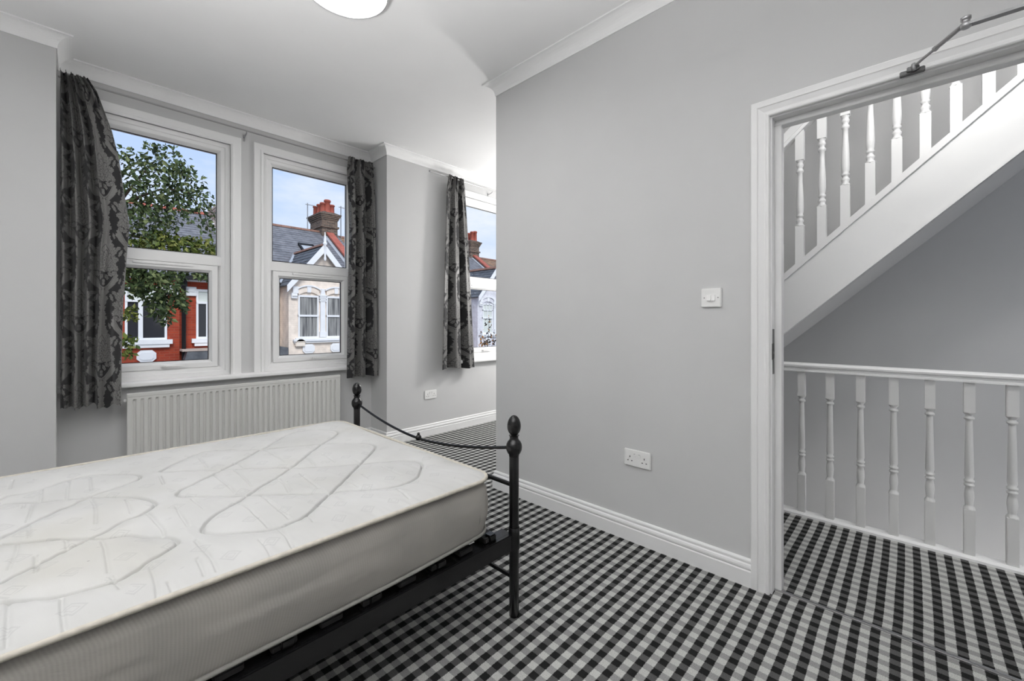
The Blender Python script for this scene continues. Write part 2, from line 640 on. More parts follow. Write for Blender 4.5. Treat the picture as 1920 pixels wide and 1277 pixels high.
# ------------------------------------------------------------------ the room
H = 2.79
X0 = 2.03            # bedroom face of the wall with the door
YF = 3.55            # far wall
YW = 3.85            # recessed window wall
XL = -0.064          # edge of the left pier
YE = 2.087           # end of the right wall

struct(MB().box((-2.3, -1.7, -0.12), (2.072, 4.05, 0)).box((2.072, 1.98, -0.12), (4.7, 3.75, 0)).build('floor', 'carpet'))
struct(MB().box((2.078, -3.0, -0.12), (2.985, 1.95, 0)).build('floor', 'carpet_hall'))
struct(MB().box((2.068, -0.42, -0.002), (2.084, 0.44, 0.006), 0.002).build('trim_6', 'steel'), 'thin metal carpet strip across the doorway')
struct(MB().box((-2.3, -1.7, H), (2.13, 4.05, H + 0.1)).box((2.13, 1.98, H), (4.7, 4.05, H + 0.1)).build('ceiling', 'ceiling'))

# right wall with the doorway
DY0, DY1, DZ = -0.43, 0.445, 2.03
mb = MB()
mb.box((X0, DY1, 0), (2.13, YE, H)).box((X0, -1.7, 0), (2.13, DY0, H)).box((X0, DY0, DZ), (2.13, DY1, H))
struct(mb.build('wall_right', 'wall'))
struct(MB().box((2.13, 1.98, 0), (4.7, YE, H)).build('wall_alcove', 'wall'))
struct(MB().box((4.6, YE, 0), (4.7, YF, H)).build('wall_alcove_end', 'wall'))

# window openings (x0, x1, z0, z1)
W1 = (0.055, 0.853, 0.742, 2.533)
W2 = (1.0815, 1.880, 0.742, 2.533)
W3 = (2.856, 3.655, 0.742, 2.533)


def wall_with_holes(x0, x1, y0, y1, holes):
    mb = MB()
    x = x0
    for a, b, c, d in holes:
        mb.box((x, y0, 0), (a, y1, H))
        mb.box((a, y0, 0), (b, y1, c)).box((a, y0, d), (b, y1, H))
        x = b
    mb.box((x, y0, 0), (x1, y1, H))
    return mb


struct(wall_with_holes(XL, X0, YW, YW + 0.2, [W1, W2]).build('wall_window', 'wall'))
mb = wall_with_holes(X0, 4.7, YF, YF + 0.2, [W3])
mb.box((X0, YF + 0.2, 0), (X0 + 0.1, YW + 0.2, H))
struct(mb.build('wall_far', 'wall'))
struct(MB().box((-2.3, YF, 0), (XL, YW + 0.2, H)).build('wall_pier', 'wall'))
struct(MB().box((-2.3, -1.7, 0), (-2.2, YF, H)).build('wall_left', 'wall'))
struct(MB().box((-2.2, -1.7, 0), (X0, -1.6, H)).build('wall_back', 'wall'))

# coving all round the ceiling, one plaster cove per wall run
cove = [(0.0, H - 0.076), (0.006, H - 0.076)]
for k in range(9):
    a = PI / 2 * k / 8
    cove.append((0.006 + 0.058 * (1 - math.cos(a)), H - 0.070 + 0.062 * math.sin(a)))
cove += [(0.070, H - 0.008), (0.070, H), (0.0, H)]
ring = [(X0, -1.6), (X0, YE), (4.6, YE), (4.6, YF), (X0, YF), (X0, YW), (XL, YW), (XL, YF), (-2.2, YF), (-2.2, -1.6)]
struct(MB().sweep(ring, cove, XY, closed=True).build('trim_1', 'ceiling'), 'white concave plaster coving around the ceiling')

# skirting board with a moulded top
skirt = [(0, 0.0), (0.018, 0.0), (0.018, 0.066), (0.0135, 0.070), (0.0135, 0.073), (0.018, 0.078), (0.0185, 0.086), (0.016, 0.094), (0.011, 0.098), (0.011, 0.102), (0.0125, 0.106), (0.012, 0.112), (0.008, 0.117), (0, 0.118)]
struct(MB().sweep([(X0, 0.5), (X0, YE), (4.6, YE)], skirt, XY).build('baseboard_right', 'gloss'))
struct(MB().sweep([(4.6, YF), (X0, YF), (X0, YW), (XL, YW), (XL, YF), (-2.2, YF), (-2.2, -1.6)], skirt, XY).build('baseboard_far', 'gloss'))

# door frame: architrave, lining, stop
AR = [(0.0, 0.0), (0.0, 0.014), (0.004, 0.017), (0.010, 0.017), (0.014, 0.013), (0.020, 0.013), (0.040, 0.018), (0.044, 0.021), (0.046, 0.018), (0.066, 0.020), (0.069, 0.018), (0.069, 0.0)]


def arch_map(x):
    return lambda a, b, d: (x - d, a, b)


# path runs so that "left" points away from the opening
door = struct(bpy.data.objects.new('door_1', None), 'white painted door frame of the open doorway to the landing')
link(door)
mb = MB().sweep([(0.431, 0.0), (0.431, 2.009), (-0.416, 2.009), (-0.416, 0.0)][::-1], AR, arch_map(X0))
mb.build('architrave', 'gloss', door)
mb = MB().sweep([(0.431, 0.0), (0.431, 2.009), (-0.416, 2.009), (-0.416, 0.0)][::-1], AR, lambda a, b, d: (2.13 + d, a, b))
mb.build('architrave', 'gloss', door)
mb = MB().box((X0, 0.424, 0), (2.13, DY1, DZ)).box((X0, DY0, 0), (2.13, -0.409, DZ)).box((X0, -0.409, 2.003), (2.13, 0.424, DZ))
mb.build('door_lining', 'gloss', door)
mb = MB().box((2.073, 0.399, 0), (2.120, 0.424, 1.982), 0.002).box((2.073, -0.409, 0), (2.120, -0.384, 1.982), 0.002).box((2.073, -0.409, 1.98), (2.120, 0.424, 2.003), 0.002)
mb.build('door_stop', 'gloss', door)
mb = MB().box((2.036, 0.4225, 0.925), (2.062, 0.4245, 1.115)).box((2.030, 0.4205, 0.985), (2.0365, 0.427, 1.055), 0.002)
mb.build('strike_plate', 'strike', door)
mb = MB().box((2.042, 0.4215, 0.99), (2.056, 0.4228, 1.01)).box((2.042, 0.4215, 1.02), (2.056, 0.4228, 1.055))
mb.build('latch_hole', 'slot', door)

# door leaf, swung wide open and out of the frame, carrying the closer
leaf = struct(bpy.data.objects.new('door_2', None), 'white door leaf swung open into the bedroom')
link(leaf)
mb = MB().box((1.235, -0.452, 0.012), (2.025, -0.412, 1.995), 0.002)
mb.build('door_panel', 'gloss', leaf)
for z0, z1 in ((0.2, 0.85), (1.0, 1.8)):
    for xa, xb in ((1.33, 1.59), (1.67, 1.93)):
        MB().box((xa, -0.4125, z0), (xb, -0.408, z1), 0.002).build('raised_panel', 'gloss', leaf)
MB().lathe([(0.024, 0), (0.024, 0.006), (0.01, 0.008), (0.01, 0.035), (0.024, 0.04), (0.026, 0.055), (0.018, 0.066), (0, 0.068)], (1.30, -0.412, 1.0), 16, 'Y').build('door_knob', 'steel', leaf)

# scissor-arm closer on the door head
closer = thing('door_closer', 'chrome scissor-arm door closer fixed above the open doorway', 'door closer', (1.995, 0.0, 2.02))
mb = MB().box((1.994, -0.034, 2.000), (2.012, 0.030, 2.016), 0.002).box((1.986, -0.020, 2.006), (1.996, 0.012, 2.022), 0.002)
hang(mb.build('bracket', 'strike'), closer)
hang(MB().lathe([(0.004, -0.012), (0.007, -0.010), (0.007, 0.010), (0.004, 0.013), (0, 0.013)], (1.985, -0.006, 2.016), 12).build('pivot_screw', 'steel_dark'), closer)
e0, e1, em = Vector((1.985, -0.006, 2.018)), Vector((1.862, -0.119, 2.046)), None
em = e0.lerp(e1, 0.45)
hang(MB().tube([e0, em], 0.0045, 10).build('adjusting_rod', 'steel'), closer)
hang(MB().tube([em.lerp(e0, 0.06), em.lerp(e1, 0.02)], 0.0085, 12).tube([em, e1], 0.0068, 12).build('forearm', 'steel'), closer)
hang(MB().lathe([(0.008, -0.012), (0.012, -0.010), (0.012, 0.004), (0.009, 0.006), (0.009, 0.012), (0.012, 0.014), (0.012, 0.022), (0.009, 0.024), (0, 0.024)], (1.862, -0.119, 2.042), 16).build('elbow_joint', 'steel'), closer)
ea, eb = Vector((1.862, -0.119, 2.040)), Vector((1.872, -0.375, 2.040))
dv = (eb - ea).normalized()
sd = Vector((dv.y, -dv.x, 0))
hang(MB().obox((ea + eb) / 2, (eb - ea) / 2 + dv * 0.008, sd * 0.011, Vector((0, 0, 0.004))).build('main_arm', 'steel_dark'), closer)
hang(MB().box((1.66, -0.411, 1.965), (1.90, -0.355, 2.03), 0.006).build('closer_body', 'steel'), closer)

# ------------------------------------------------------------------ windows
def rect(x0, x1, z0, z1):
    return [(x0, z0), (x1, z0), (x1, z1), (x0, z1)]


def window(name, W, y, label):
    """white plastic window in a moulded surround; y is the wall face, the glass sits 5 cm behind it"""
    x0, x1, z0, z1 = W
    gy = y + 0.05
    root = struct(bpy.data.objects.new(name, None), label)
    link(root)
    fr = lambda a, b, d: (a, y - d, b)
    # moulded surround on three sides, standing on the window board
    sur = [(0, -0.04), (0, 0.012), (0.010, 0.018), (0.018, 0.018), (0.022, 0.014), (0.066, 0.014), (0.070, 0.010), (0.070, 0.0), (0.06, 0.0)]
    path = [(x1, z0), (x1, z1), (x0, z1), (x0, z0)]
    MB().sweep([p for p in path][::-1], sur, fr).build('surround', 'gloss', root)
    # outer frame
    gf = lambda a, b, d: (a, gy - d, b)
    frame = [(-0.001, -0.03), (-0.001, 0.041), (0.004, 0.0405), (0.030, 0.040), (0.036, 0.034), (0.058, 0.032), (0.064, 0.026), (0.080, 0.004), (0.080, -0.03)]
    mb = MB().sweep(rect(x0, x1, z0, z1), frame, gf, closed=True)
    mb.build('window_frame', 'upvc', root)
    zt0, zt1 = 1.581, 1.663
    mb = MB().box((x0 + 0.045, gy - 0.032, zt0), (x1 - 0.045, gy + 0.03, zt1 - 0.012), 0.003)
    mb.prism([(-0.020, zt1 - 0.014), (-0.004, zt1), (0.03, zt1), (0.03, zt1 - 0.014)], lambda a, b, d: (d, gy + a, b), x0 + 0.06, x1 - 0.06)
    mb.build('transom', 'upvc', root)
    # rubber gasket lines round the fixed pane
    gk = [(0.0, 0.0), (0.0, 0.0055), (0.005, 0.0055), (0.005, 0.0)]
    MB().sweep(rect(x0 + 0.0795, x1 - 0.0795, zt1 - 0.001, z1 - 0.0795), gk, gf, closed=True).build('gasket', 'gasket', root)
    mb = MB().box((x0 + 0.078, gy - 0.002, zt1 - 0.004), (x1 - 0.078, gy + 0.002, z1 - 0.078))
    mb.build('pane', 'glass', root)
    # opening sash below the transom
    sx0, sx1, sz0, sz1 = x0 + 0.078, x1 - 0.078, z0 + 0.066, zt0 - 0.002
    sash = MB()
    sf = [(0.0, -0.02), (0.0, 0.030), (0.003, 0.034), (0.036, 0.034), (0.040, 0.030), (0.056, 0.010), (0.056, -0.02)]
    sash.sweep(rect(sx0, sx1, sz0, sz1), sf, gf, closed=True)
    so = sash.build('sash', 'upvc', root)
    MB().sweep(rect(sx0 + 0.0555, sx1 - 0.0555, sz0 + 0.0555, sz1 - 0.0555), [(0, 0.0), (0, 0.0115), (0.004, 0.0115), (0.004, 0)], gf, closed=True).build('gasket', 'gasket', so)
    MB().box((sx0 + 0.054, gy - 0.002, sz0 + 0.054), (sx1 - 0.054, gy + 0.002, sz1 - 0.054)).build('pane', 'glass', so)
    # lever handle on the bottom rail of the sash and trickle vent under the transom
    xc = (x0 + x1) / 2
    hb = MB().box((xc - 0.018, gy - 0.041, sz0 + 0.012), (xc + 0.018, gy - 0.033, sz0 + 0.032), 0.003)
    hb.box((xc - 0.012, gy - 0.058, sz0 + 0.015), (xc + 0.012, gy - 0.040, sz0 + 0.030), 0.004)
    hb.box((xc + 0.0, gy - 0.062, sz0 + 0.017), (xc + 0.115, gy - 0.050, sz0 + 0.029), 0.004)
    hb.build('handle', 'plastic', so)
    vb = MB().box((xc - 0.17, gy - 0.043, sz1 - 0.022), (xc + 0.17, gy - 0.033, sz1 - 0.006), 0.003)
    vb.build('trickle_vent', 'upvc', so)
    return root


window('window_1', W1, YW, 'white two-light window behind the wide left curtain, tree and red brick house outside')
window('window_2', W2, YW, 'white two-light window beside the window pier, cream house and chimney outside')
window('window_3', W3, YF, 'white two-light window in the far wall, partly hidden by the room corner')
# window boards
sill = [(0, 0.0), (0.048, 0.0), (0.054, 0.004), (0.056, 0.012), (0.056, 0.024), (0.052, 0.033), (0.044, 0.037), (0, 0.037)]
struct(MB().sweep([(X0, YW), (XL, YW)], sill, lambda a, b, d: (a, b, 0.706 + d)).build('trim_3', 'gloss'), 'white window board under the two recess windows')
struct(MB().sweep([(3.78, YF), (2.73, YF)], sill, lambda a, b, d: (a, b, 0.706 + d)).build('trim_4', 'gloss'), 'white window board under the far window')

# ------------------------------------------------------------------ stairwell beyond the door
SX = 3.06
struct(MB().box((3.86, -3.1, -2.8), (3.96, 2.0, 5.2)).build('wall_stairs', 'wall'))
struct(MB().box((2.13, 1.90, -2.8), (3.86, 1.98, 5.2)).build('wall_landing_left', 'wall'))
struct(MB().box((2.13, -3.1, -2.8), (3.86, -3.0, 5.2)).build('wall_landing_right', 'wall'))
struct(MB().box((2.13, -3.0, 2.75), (3.0, 1.90, 2.85)).build('ceiling', 'ceiling'))
struct(MB().box((2.0, -3.1, 2.9), (2.13, 1.98, 5.2)).box((2.88, -3.0, -2.8), (2.985, 1.95, -0.12)).build('wall_upper_landing', 'wall'))
struct(MB().box((2.0, -3.1, 5.2), (3.96, 2.0, 5.3)).build('ceiling', 'ceiling'))
struct(MB().box((2.13, -3.1, -2.9), (3.96, 2.0, -2.8)).build('floor', 'carpet_hall'))


def square_to_round(mb, cx, cy, zs, half=0.0205):
    """turned spindle: list of ('sq', z0, z1) blocks and ('lathe', [(r, z)...]) runs"""
    for it in zs:
        if it[0] == 'sq':
            _, a, b = it
            mb.box((cx - half, cy - half, a), (cx + half, cy + half, b), 0.003)
        else:
            mb.lathe(it[1], (cx, cy, 0), 14)
    return mb


# landing balustrade ------------------------------------------------
bal = thing('landing_balustrade', 'white landing balustrade with slim turned spindles along the stairwell edge', 'balustrade', (3.0, 0.0, 0.0))
rail_prof = [(-0.030, 0.855), (-0.030, 0.864), (-0.022, 0.868), (-0.022, 0.876), (-0.034, 0.884), (-0.035, 0.893), (-0.026, 0.902), (0.0, 0.906), (0.026, 0.902), (0.035, 0.893), (0.034, 0.884), (0.022, 0.876), (0.022, 0.868), (0.030, 0.864), (0.030, 0.855)]
mb = MB().prism(rail_prof, lambda a, b, d: (3.0 + a, d, b), -2.9, 1.88)
hang(mb.build('handrail', 'stairwhite'), bal)
mb = MB().prism([(-0.034, 0.0), (-0.034, 0.012), (-0.026, 0.022), (0.026, 0.022), (0.034, 0.012), (0.034, 0.0)], lambda a, b, d: (3.0 + a, d, b), -2.9, 1.88)
hang(mb.build('base_rail', 'stairwhite'), bal)
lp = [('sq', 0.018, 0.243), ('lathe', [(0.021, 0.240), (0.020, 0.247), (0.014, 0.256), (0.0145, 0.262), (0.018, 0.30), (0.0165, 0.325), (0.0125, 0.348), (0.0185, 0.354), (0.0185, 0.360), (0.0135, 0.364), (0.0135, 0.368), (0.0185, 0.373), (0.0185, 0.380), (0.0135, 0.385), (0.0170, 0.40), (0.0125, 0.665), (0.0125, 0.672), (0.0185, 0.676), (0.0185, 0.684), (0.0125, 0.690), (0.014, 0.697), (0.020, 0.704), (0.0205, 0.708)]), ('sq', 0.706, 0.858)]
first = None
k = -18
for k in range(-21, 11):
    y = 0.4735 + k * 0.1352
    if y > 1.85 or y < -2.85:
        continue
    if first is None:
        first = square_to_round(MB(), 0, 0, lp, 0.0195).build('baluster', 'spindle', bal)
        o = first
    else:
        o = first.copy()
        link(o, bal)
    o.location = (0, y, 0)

# flight of stairs up ----------------------------------------------
SL = 0.9155
cap = lambda y: 1.972 - SL * y
bot = lambda y: 1.600 - SL * y
ya, yb = 1.35, -2.2
stair = thing('staircase', 'white painted staircase rising to the next floor beyond the landing', 'staircase', (3.06, 0.0, 0.0))


def slope_board(x0, x1, lo, hi, y0=ya, y1=yb):
    return MB().prism([(y0, lo(y0)), (y1, lo(y1)), (y1, hi(y1)), (y0, hi(y0))], lambda a, b, d: (d, a, b), x0, x1)


hang(slope_board(SX, SX + 0.035, bot, lambda y: cap(y) - 0.042).build('string_board', 'stairwhite'), stair)
hang(slope_board(SX - 0.008, SX + 0.035, bot, lambda y: bot(y) + 0.022).build('string_bead', 'stairwhite'), stair)
hang(slope_board(SX - 0.014, SX + 0.052, lambda y: cap(y) - 0.042, cap).build('string_capping', 'stairwhite'), stair)
hang(slope_board(SX + 0.035, 3.859, lambda y: bot(y) + 0.012, lambda y: bot(y) + 0.03).build('soffit', 'wall'), stair)
rt = slope_board(SX - 0.022, SX + 0.036, lambda y: cap(y) + 0.776, lambda y: cap(y) + 0.80)
rt2 = slope_board(SX - 0.030, SX + 0.044, lambda y: cap(y) + 0.80, lambda y: cap(y) + 0.858)
rt.add(rt2.v, rt2.f)
hang(rt.build('handrail', 'stairwhite'), stair)
for i in range(14):
    yy = 0.93 - i * 0.224
    zz = cap(yy) - 0.07
    hang(MB().box((SX + 0.035, yy - 0.235, zz - 0.03), (3.859, yy + 0.01, zz), 0.004).box((SX + 0.035, yy - 0.012, zz - 0.17), (3.859, yy, zz - 0.03)).build('tread', 'carpet_hall'), stair)
# the spindle ends follow the slope of the capping
sp = [('lathe', [(0.0205, 0.218), (0.0200, 0.224), (0.0150, 0.232), (0.0195, 0.243), (0.0200, 0.250), (0.0150, 0.258), (0.0130, 0.264), (0.0150, 0.268), (0.0190, 0.274), (0.0195, 0.280), (0.0150, 0.288), (0.0185, 0.300), (0.0205, 0.335), (0.0180, 0.41), (0.0135, 0.500), (0.0135, 0.540), (0.0195, 0.546), (0.0195, 0.556), (0.0150, 0.562), (0.0130, 0.57), (0.0180, 0.580), (0.0195, 0.588), (0.0160, 0.597), (0.0150, 0.604), (0.0200, 0.612), (0.0210, 0.618)])]
hs = 0.0215
mb = MB()


def sl_block(mb, z0, z1, s0, s1):
    v = []
    for z, s in ((z0, s0), (z1, s1)):
        for sx, sy in ((-1, -1), (1, -1), (1, 1), (-1, 1)):
            v.append((sx * hs, sy * hs, z - (SL * sy * hs if s else 0)))
    mb.add(v, [(3, 2, 1, 0), (4, 5, 6, 7), (0, 1, 5, 4), (1, 2, 6, 5), (2, 3, 7, 6), (3, 0, 4, 7)])


sl_block(mb, -0.004, 0.215, True, False)
sl_block(mb, 0.616, 0.782, False, True)
mb.lathe([(hs * 1.28, 0.214), (hs * 0.95, 0.2195), (0.018, 0.222)], (0, 0, 0), 4)
square_to_round(mb, 0, 0, sp)
first = None
for k in range(-6, 22):
    y = 0.495 - k * 0.1095
    if not (yb + 0.05 < y < ya - 0.05):
        continue
    if first is None:
        first = mb.build('baluster', 'stairwhite', stair)
        o = first
    else:
        o = first.copy()
        link(o, stair)
    o.location = (0.018, y, cap(y))

# ------------------------------------------------------------------ bed
bed = thing('bed_frame', 'black metal double bed frame with egg finials and a drooping top rail', 'bed frame', (0.2, 1.77, 0.0))
YN, YB = 1.120, 2.425
XP = 1.187
ball = [(0.0195, 0.622), (0.0205, 0.630), (0.026, 0.637), (0.0305, 0.648), (0.0315, 0.659), (0.030, 0.670), (0.025, 0.680), (0.0185, 0.687), (0.0165, 0.694), (0.0175, 0.700), (0.0205, 0.704)]
egg = [(0.0165, 0.703)]
for k in range(13):
    a = -PI / 2 + 0.28 + (PI - 0.28) * k / 12
    egg.append((0.0268 * math.cos(a) * (1.0 - 0.06 * math.sin(a)), 0.742 + 0.040 * math.sin(a)))
egg[-1] = (0.0, 0.782)
for (px_, py_) in ((XP, YN), (XP, YB), (-0.82, YN), (-0.82, YB)):
    hh = 0.0 if px_ > 0 else 0.30
    post = MB().lathe([(0.015, 0.0), (0.0188, 0.004), (0.0188, 0.62 + hh), (0.015, 0.63 + hh)], (px_, py_, 0), 20).build('post', 'black')
    hang(post, bed)
    b = MB().lathe([(r, h + hh) for r, h in ball], (px_, py_, 0), 24).build('collar', 'black')
    hang(b, bed)
    # finial: an egg closed by four petals
    mbf = MB()
    v, f = [], []
    seg = 32
    for r, h in egg:
        for q in range(seg):
            a = 2 * PI * q / seg
            rr_ = r * (1 - 0.05 * (max(0.0, math.cos(4 * a)) ** 10) * (1 if h > 0.715 else 0))
            v.append((px_ + rr_ * math.cos(a), py_ + rr_ * math.sin(a), h + hh))
    for i in range(len(egg) - 1):
        for q in range(seg):
            f.append((i * seg + q, i * seg + (q + 1) % seg, (i + 1) * seg + (q + 1) % seg, (i + 1) * seg + q))
    mbf.add(v, f, True)
    hang(mbf.build('finial', 'black'), bed)


def droop(x, ends, mid, n=24):
    pts = []
    for i in range(n + 1):
        t = i / n
        y = YN + (YB - YN) * t
        s = abs(2 * t - 1)
        pts.append((x, y, mid + (ends - mid) * s ** 1.75))
    return pts


hang(MB().tube(droop(XP, 0.658, 0.568), 0.0062, 12).build('top_rail', 'black'), bed)
hang(MB().tube(droop(-0.82, 0.958, 1.05), 0.0062, 12).build('head_rail', 'black'), bed)
yc = (YN + YB) / 2
hang(MB().lathe([(0, -0.016), (0.010, -0.013), (0.0145, -0.005), (0.0145, 0.004), (0.010, 0.011), (0.006, 0.014), (0.0075, 0.018), (0.005, 0.024), (0, 0.026)], (XP, yc, 0.572), 16).build('centre_casting', 'black'), bed)
for z in (0.508, 0.150):
    hang(MB().tube([(XP, YN, z), (XP, YB, z)], 0.0085, 12).build('cross_bar', 'black'), bed)
    hang(MB().tube([(-0.82, YN, z), (-0.82, YB, z)], 0.0085, 12).build('cross_bar', 'black'), bed)
for yy, sgn in ((YN, 1), (YB, -1)):
    mb = MB().box((-0.81, yy - 0.010 + sgn * 0.002, 0.262), (XP - 0.012, yy + 0.008 + sgn * 0.002, 0.326), 0.003)
    mb.box((-0.81, yy + sgn * 0.008, 0.318), (XP - 0.012, yy + sgn * 0.055, 0.326))
    mb.lathe([(0.0205, 0.262), (0.022, 0.265), (0.022, 0.345), (0.0205, 0.348)], (XP, yy, 0), 18)
    hang(mb.build('side_rail', 'black'), bed)
hang(MB().box((-0.80, yc - 0.02, 0.29), (XP - 0.03, yc + 0.02, 0.318), 0.003).build('centre_rail', 'black'), bed)
hang(MB().box((1.10, YN + 0.01, 0.27), (1.14, YB - 0.01, 0.322), 0.003).build('end_rail', 'black'), bed)
for i in range(16):
    x = 1.075 - i * 0.118
    hang(MB().box((x - 0.030, YN + 0.012, 0.327), (x + 0.030, YB - 0.012, 0.345), 0.003).build('slat', 'slat'), bed)
for i in range(5):
    x = 1.10 - i * 0.236
    hang(MB().box((x - 0.036, YN + 0.006, 0.327), (x - 0.002, YN + 0.04, 0.352), 0.004).build('slat_holder', 'black'), bed)

# ------------------------------------------------------------------ mattress
STITCH=[
 [(0.232,2.08),(0.273,2.154),(0.313,2.193),(0.368,2.256),(0.419,2.277),(0.478,2.239),(0.533,2.181),(0.58,2.118),(0.608,2.128),(0.664,2.205),(0.745,2.295),(0.808,2.33),(0.867,2.308),(0.927,2.251),(0.956,2.188),(0.952,2.14),(0.881,2.067),(0.81,2.008),(0.717,1.909),(0.597,1.769),(0.507,1.683),(0.435,1.627),(0.395,1.583),(0.299,1.504),(0.258,1.449),(0.245,1.411),(0.246,1.381),(0.277,1.342),(0.32,1.307),(0.374,1.271),(0.41,1.27),(0.45,1.278),(0.47,1.291),(0.504,1.315),(0.588,1.4),(0.686,1.496),(0.788,1.599),(0.878,1.685),(0.958,1.771),(0.973,1.816),(0.965,1.868),(0.924,1.921),(0.863,1.974),(0.808,2.004),(0.728,2.043),(0.613,2.108),(0.584,2.104)],
 [(0.232,2.08),(0.264,2.039),(0.29,2.035),(0.339,1.995),(0.398,1.931),(0.438,1.913),(0.513,1.849),(0.593,1.766),(0.594,1.761),(0.7,1.683),(0.808,1.609),(0.874,1.579),(0.93,1.536),(0.968,1.489),(0.978,1.446),(0.965,1.412),(0.924,1.367),(0.88,1.318),(0.821,1.298),(0.769,1.299),(0.708,1.34),(0.65,1.384),(0.62,1.405),(0.594,1.4),(0.546,1.455),(0.464,1.539),(0.421,1.576),(0.401,1.587),(0.35,1.638),(0.289,1.699),(0.247,1.732),(0.238,1.758),(0.246,1.792),(0.286,1.83),(0.398,1.933),(0.475,2.006),(0.578,2.11)],
 [(-0.161,2.135),(-0.147,2.159),(-0.117,2.138),(-0.072,2.156),(-0.033,2.193),(0.018,2.222),(0.073,2.206),(0.127,2.154),(0.168,2.102),(0.177,2.049),(0.151,2.005),(0.075,1.956),(0.035,1.93),(0.007,1.895),(-0.045,1.849),(-0.091,1.792),(-0.131,1.742)],
 [(-0.155,2.056),(-0.14,2.058),(-0.084,2.009),(-0.039,1.981),(0.007,1.945),(0.044,1.92),(0.101,1.872),(0.138,1.829),(0.17,1.774),(0.183,1.728),(0.175,1.692),(0.133,1.646),(0.097,1.639),(0.06,1.586),(0.031,1.571),(-0.009,1.533),(-0.056,1.489),(-0.092,1.455),(-0.108,1.439)],
 [(-0.128,1.695),(-0.084,1.664),(-0.04,1.639),(0.031,1.571),(0.067,1.537),(0.103,1.524),(0.136,1.477),(0.135,1.473),(0.18,1.422),(0.189,1.393),(0.19,1.37),(0.165,1.344),(0.127,1.318),(0.088,1.275),(0.06,1.262),(0.025,1.269),(-0.011,1.276),(-0.053,1.302),(-0.087,1.329),(-0.101,1.341)]]
CREASE=[
 [(0.582,2.087),(0.592,1.986),(0.592,1.835)],
 [(0.588,1.651),(0.583,1.554),(0.583,1.466)],
 [(0.741,1.828),(0.738,1.698)],
 [(0.675,1.846),(0.668,1.725)],
 [(0.511,1.667),(0.514,1.602),(0.503,1.517)],
 [(0.429,1.547),(0.426,1.414),(0.431,1.299)],
 [(0.588,1.359),(0.59,1.279)],
 [(0.681,1.476),(0.684,1.388)],
 [(0.744,1.474),(0.74,1.414)],
 [(0.835,1.489),(0.839,1.361)],
 [(0.674,1.343),(0.674,1.3)],
 [(0.479,1.297),(0.477,1.258),(0.47,1.219)],
 [(0.523,1.33),(0.535,1.273)],
 [(0.759,1.254),(0.748,1.171)],
 [(0.364,2.139),(0.365,1.997)],
 [(0.366,1.898),(0.365,1.795),(0.376,1.644)],
 [(0.429,1.873),(0.429,1.753),(0.429,1.656)],
 [(0.36,1.53),(0.37,1.455),(0.369,1.38),(0.375,1.289)],
 [(0.427,1.539),(0.43,1.428),(0.437,1.325)],
 [(0.155,1.646),(0.162,1.558),(0.172,1.479),(0.17,1.446)],
 [(0.265,1.668),(0.277,1.553)],
 [(0.22,1.631),(0.218,1.555),(0.222,1.449)],
 [(0.39,1.258),(0.389,1.211),(0.385,1.142)],
 [(0.518,1.66),(0.507,1.518)],
 [(0.454,1.996),(0.466,1.906)],
 [(0.221,1.984),(0.219,1.877)],
 [(0.219,1.338),(0.223,1.27),(0.229,1.222),(0.229,1.151)],
 [(0.391,1.256),(0.388,1.195),(0.386,1.124)],
 [(0.126,1.27),(0.126,1.19),(0.122,1.131)],
 [(0.145,1.17),(0.15,1.106)],
 [(0.205,1.23),(0.205,1.15)],
 [(0.334,1.217),(0.337,1.133)],
 [(-0.146,2.317),(-0.145,2.207)],
 [(-0.009,2.162),(-0.012,1.969)],
 [(-0.071,2.14),(-0.069,2.01)],
 [(0.045,2.163),(0.044,1.979)],
 [(-0.103,2.001),(-0.103,1.942)],
 [(-0.083,1.981),(-0.085,1.875),(-0.089,1.819)],
 [(-0.097,1.662),(-0.093,1.59),(-0.1,1.492)],
 [(-0.084,1.785),(-0.078,1.686)],
 [(0.043,1.875),(0.05,1.782),(0.045,1.65)],
 [(0.118,1.805),(0.121,1.675)],
 [(-0.01,1.595),(-0.009,1.541)],
 [(-0.06,1.529),(-0.056,1.427)],
 [(0.055,1.516),(0.057,1.427),(0.057,1.308)],
 [(0.154,1.648),(0.161,1.556),(0.168,1.507)],
 [(0.061,1.285),(0.071,1.204)],
 [(-0.014,1.265),(-0.014,1.181),(-0.006,1.113)],
 [(0.125,1.277),(0.125,1.176),(0.122,1.128)],
 [(-0.089,1.33),(-0.079,1.148)]]
lines = [l[:] for l in STITCH]
for dx in (-0.79, -1.58):
    for l in STITCH[:2]:
        seg = [(x + dx, y) for x, y in l]
        run = []
        for p in seg:
            if p[0] < -0.15:
                run.append(p)
            else:
                if len(run) > 1:
                    lines.append(run)
                run = []
        if len(run) > 1:
            lines.append(run)


def smooth_line(l, n=3):
    for _ in range(n):
        out = [l[0]]
        for a, b in zip(l[:-1], l[1:]):
            out.append((0.75 * a[0] + 0.25 * b[0], 0.75 * a[1] + 0.25 * b[1]))
            out.append((0.25 * a[0] + 0.75 * b[0], 0.25 * a[1] + 0.75 * b[1]))
        out.append(l[-1])
        l = out
    return l


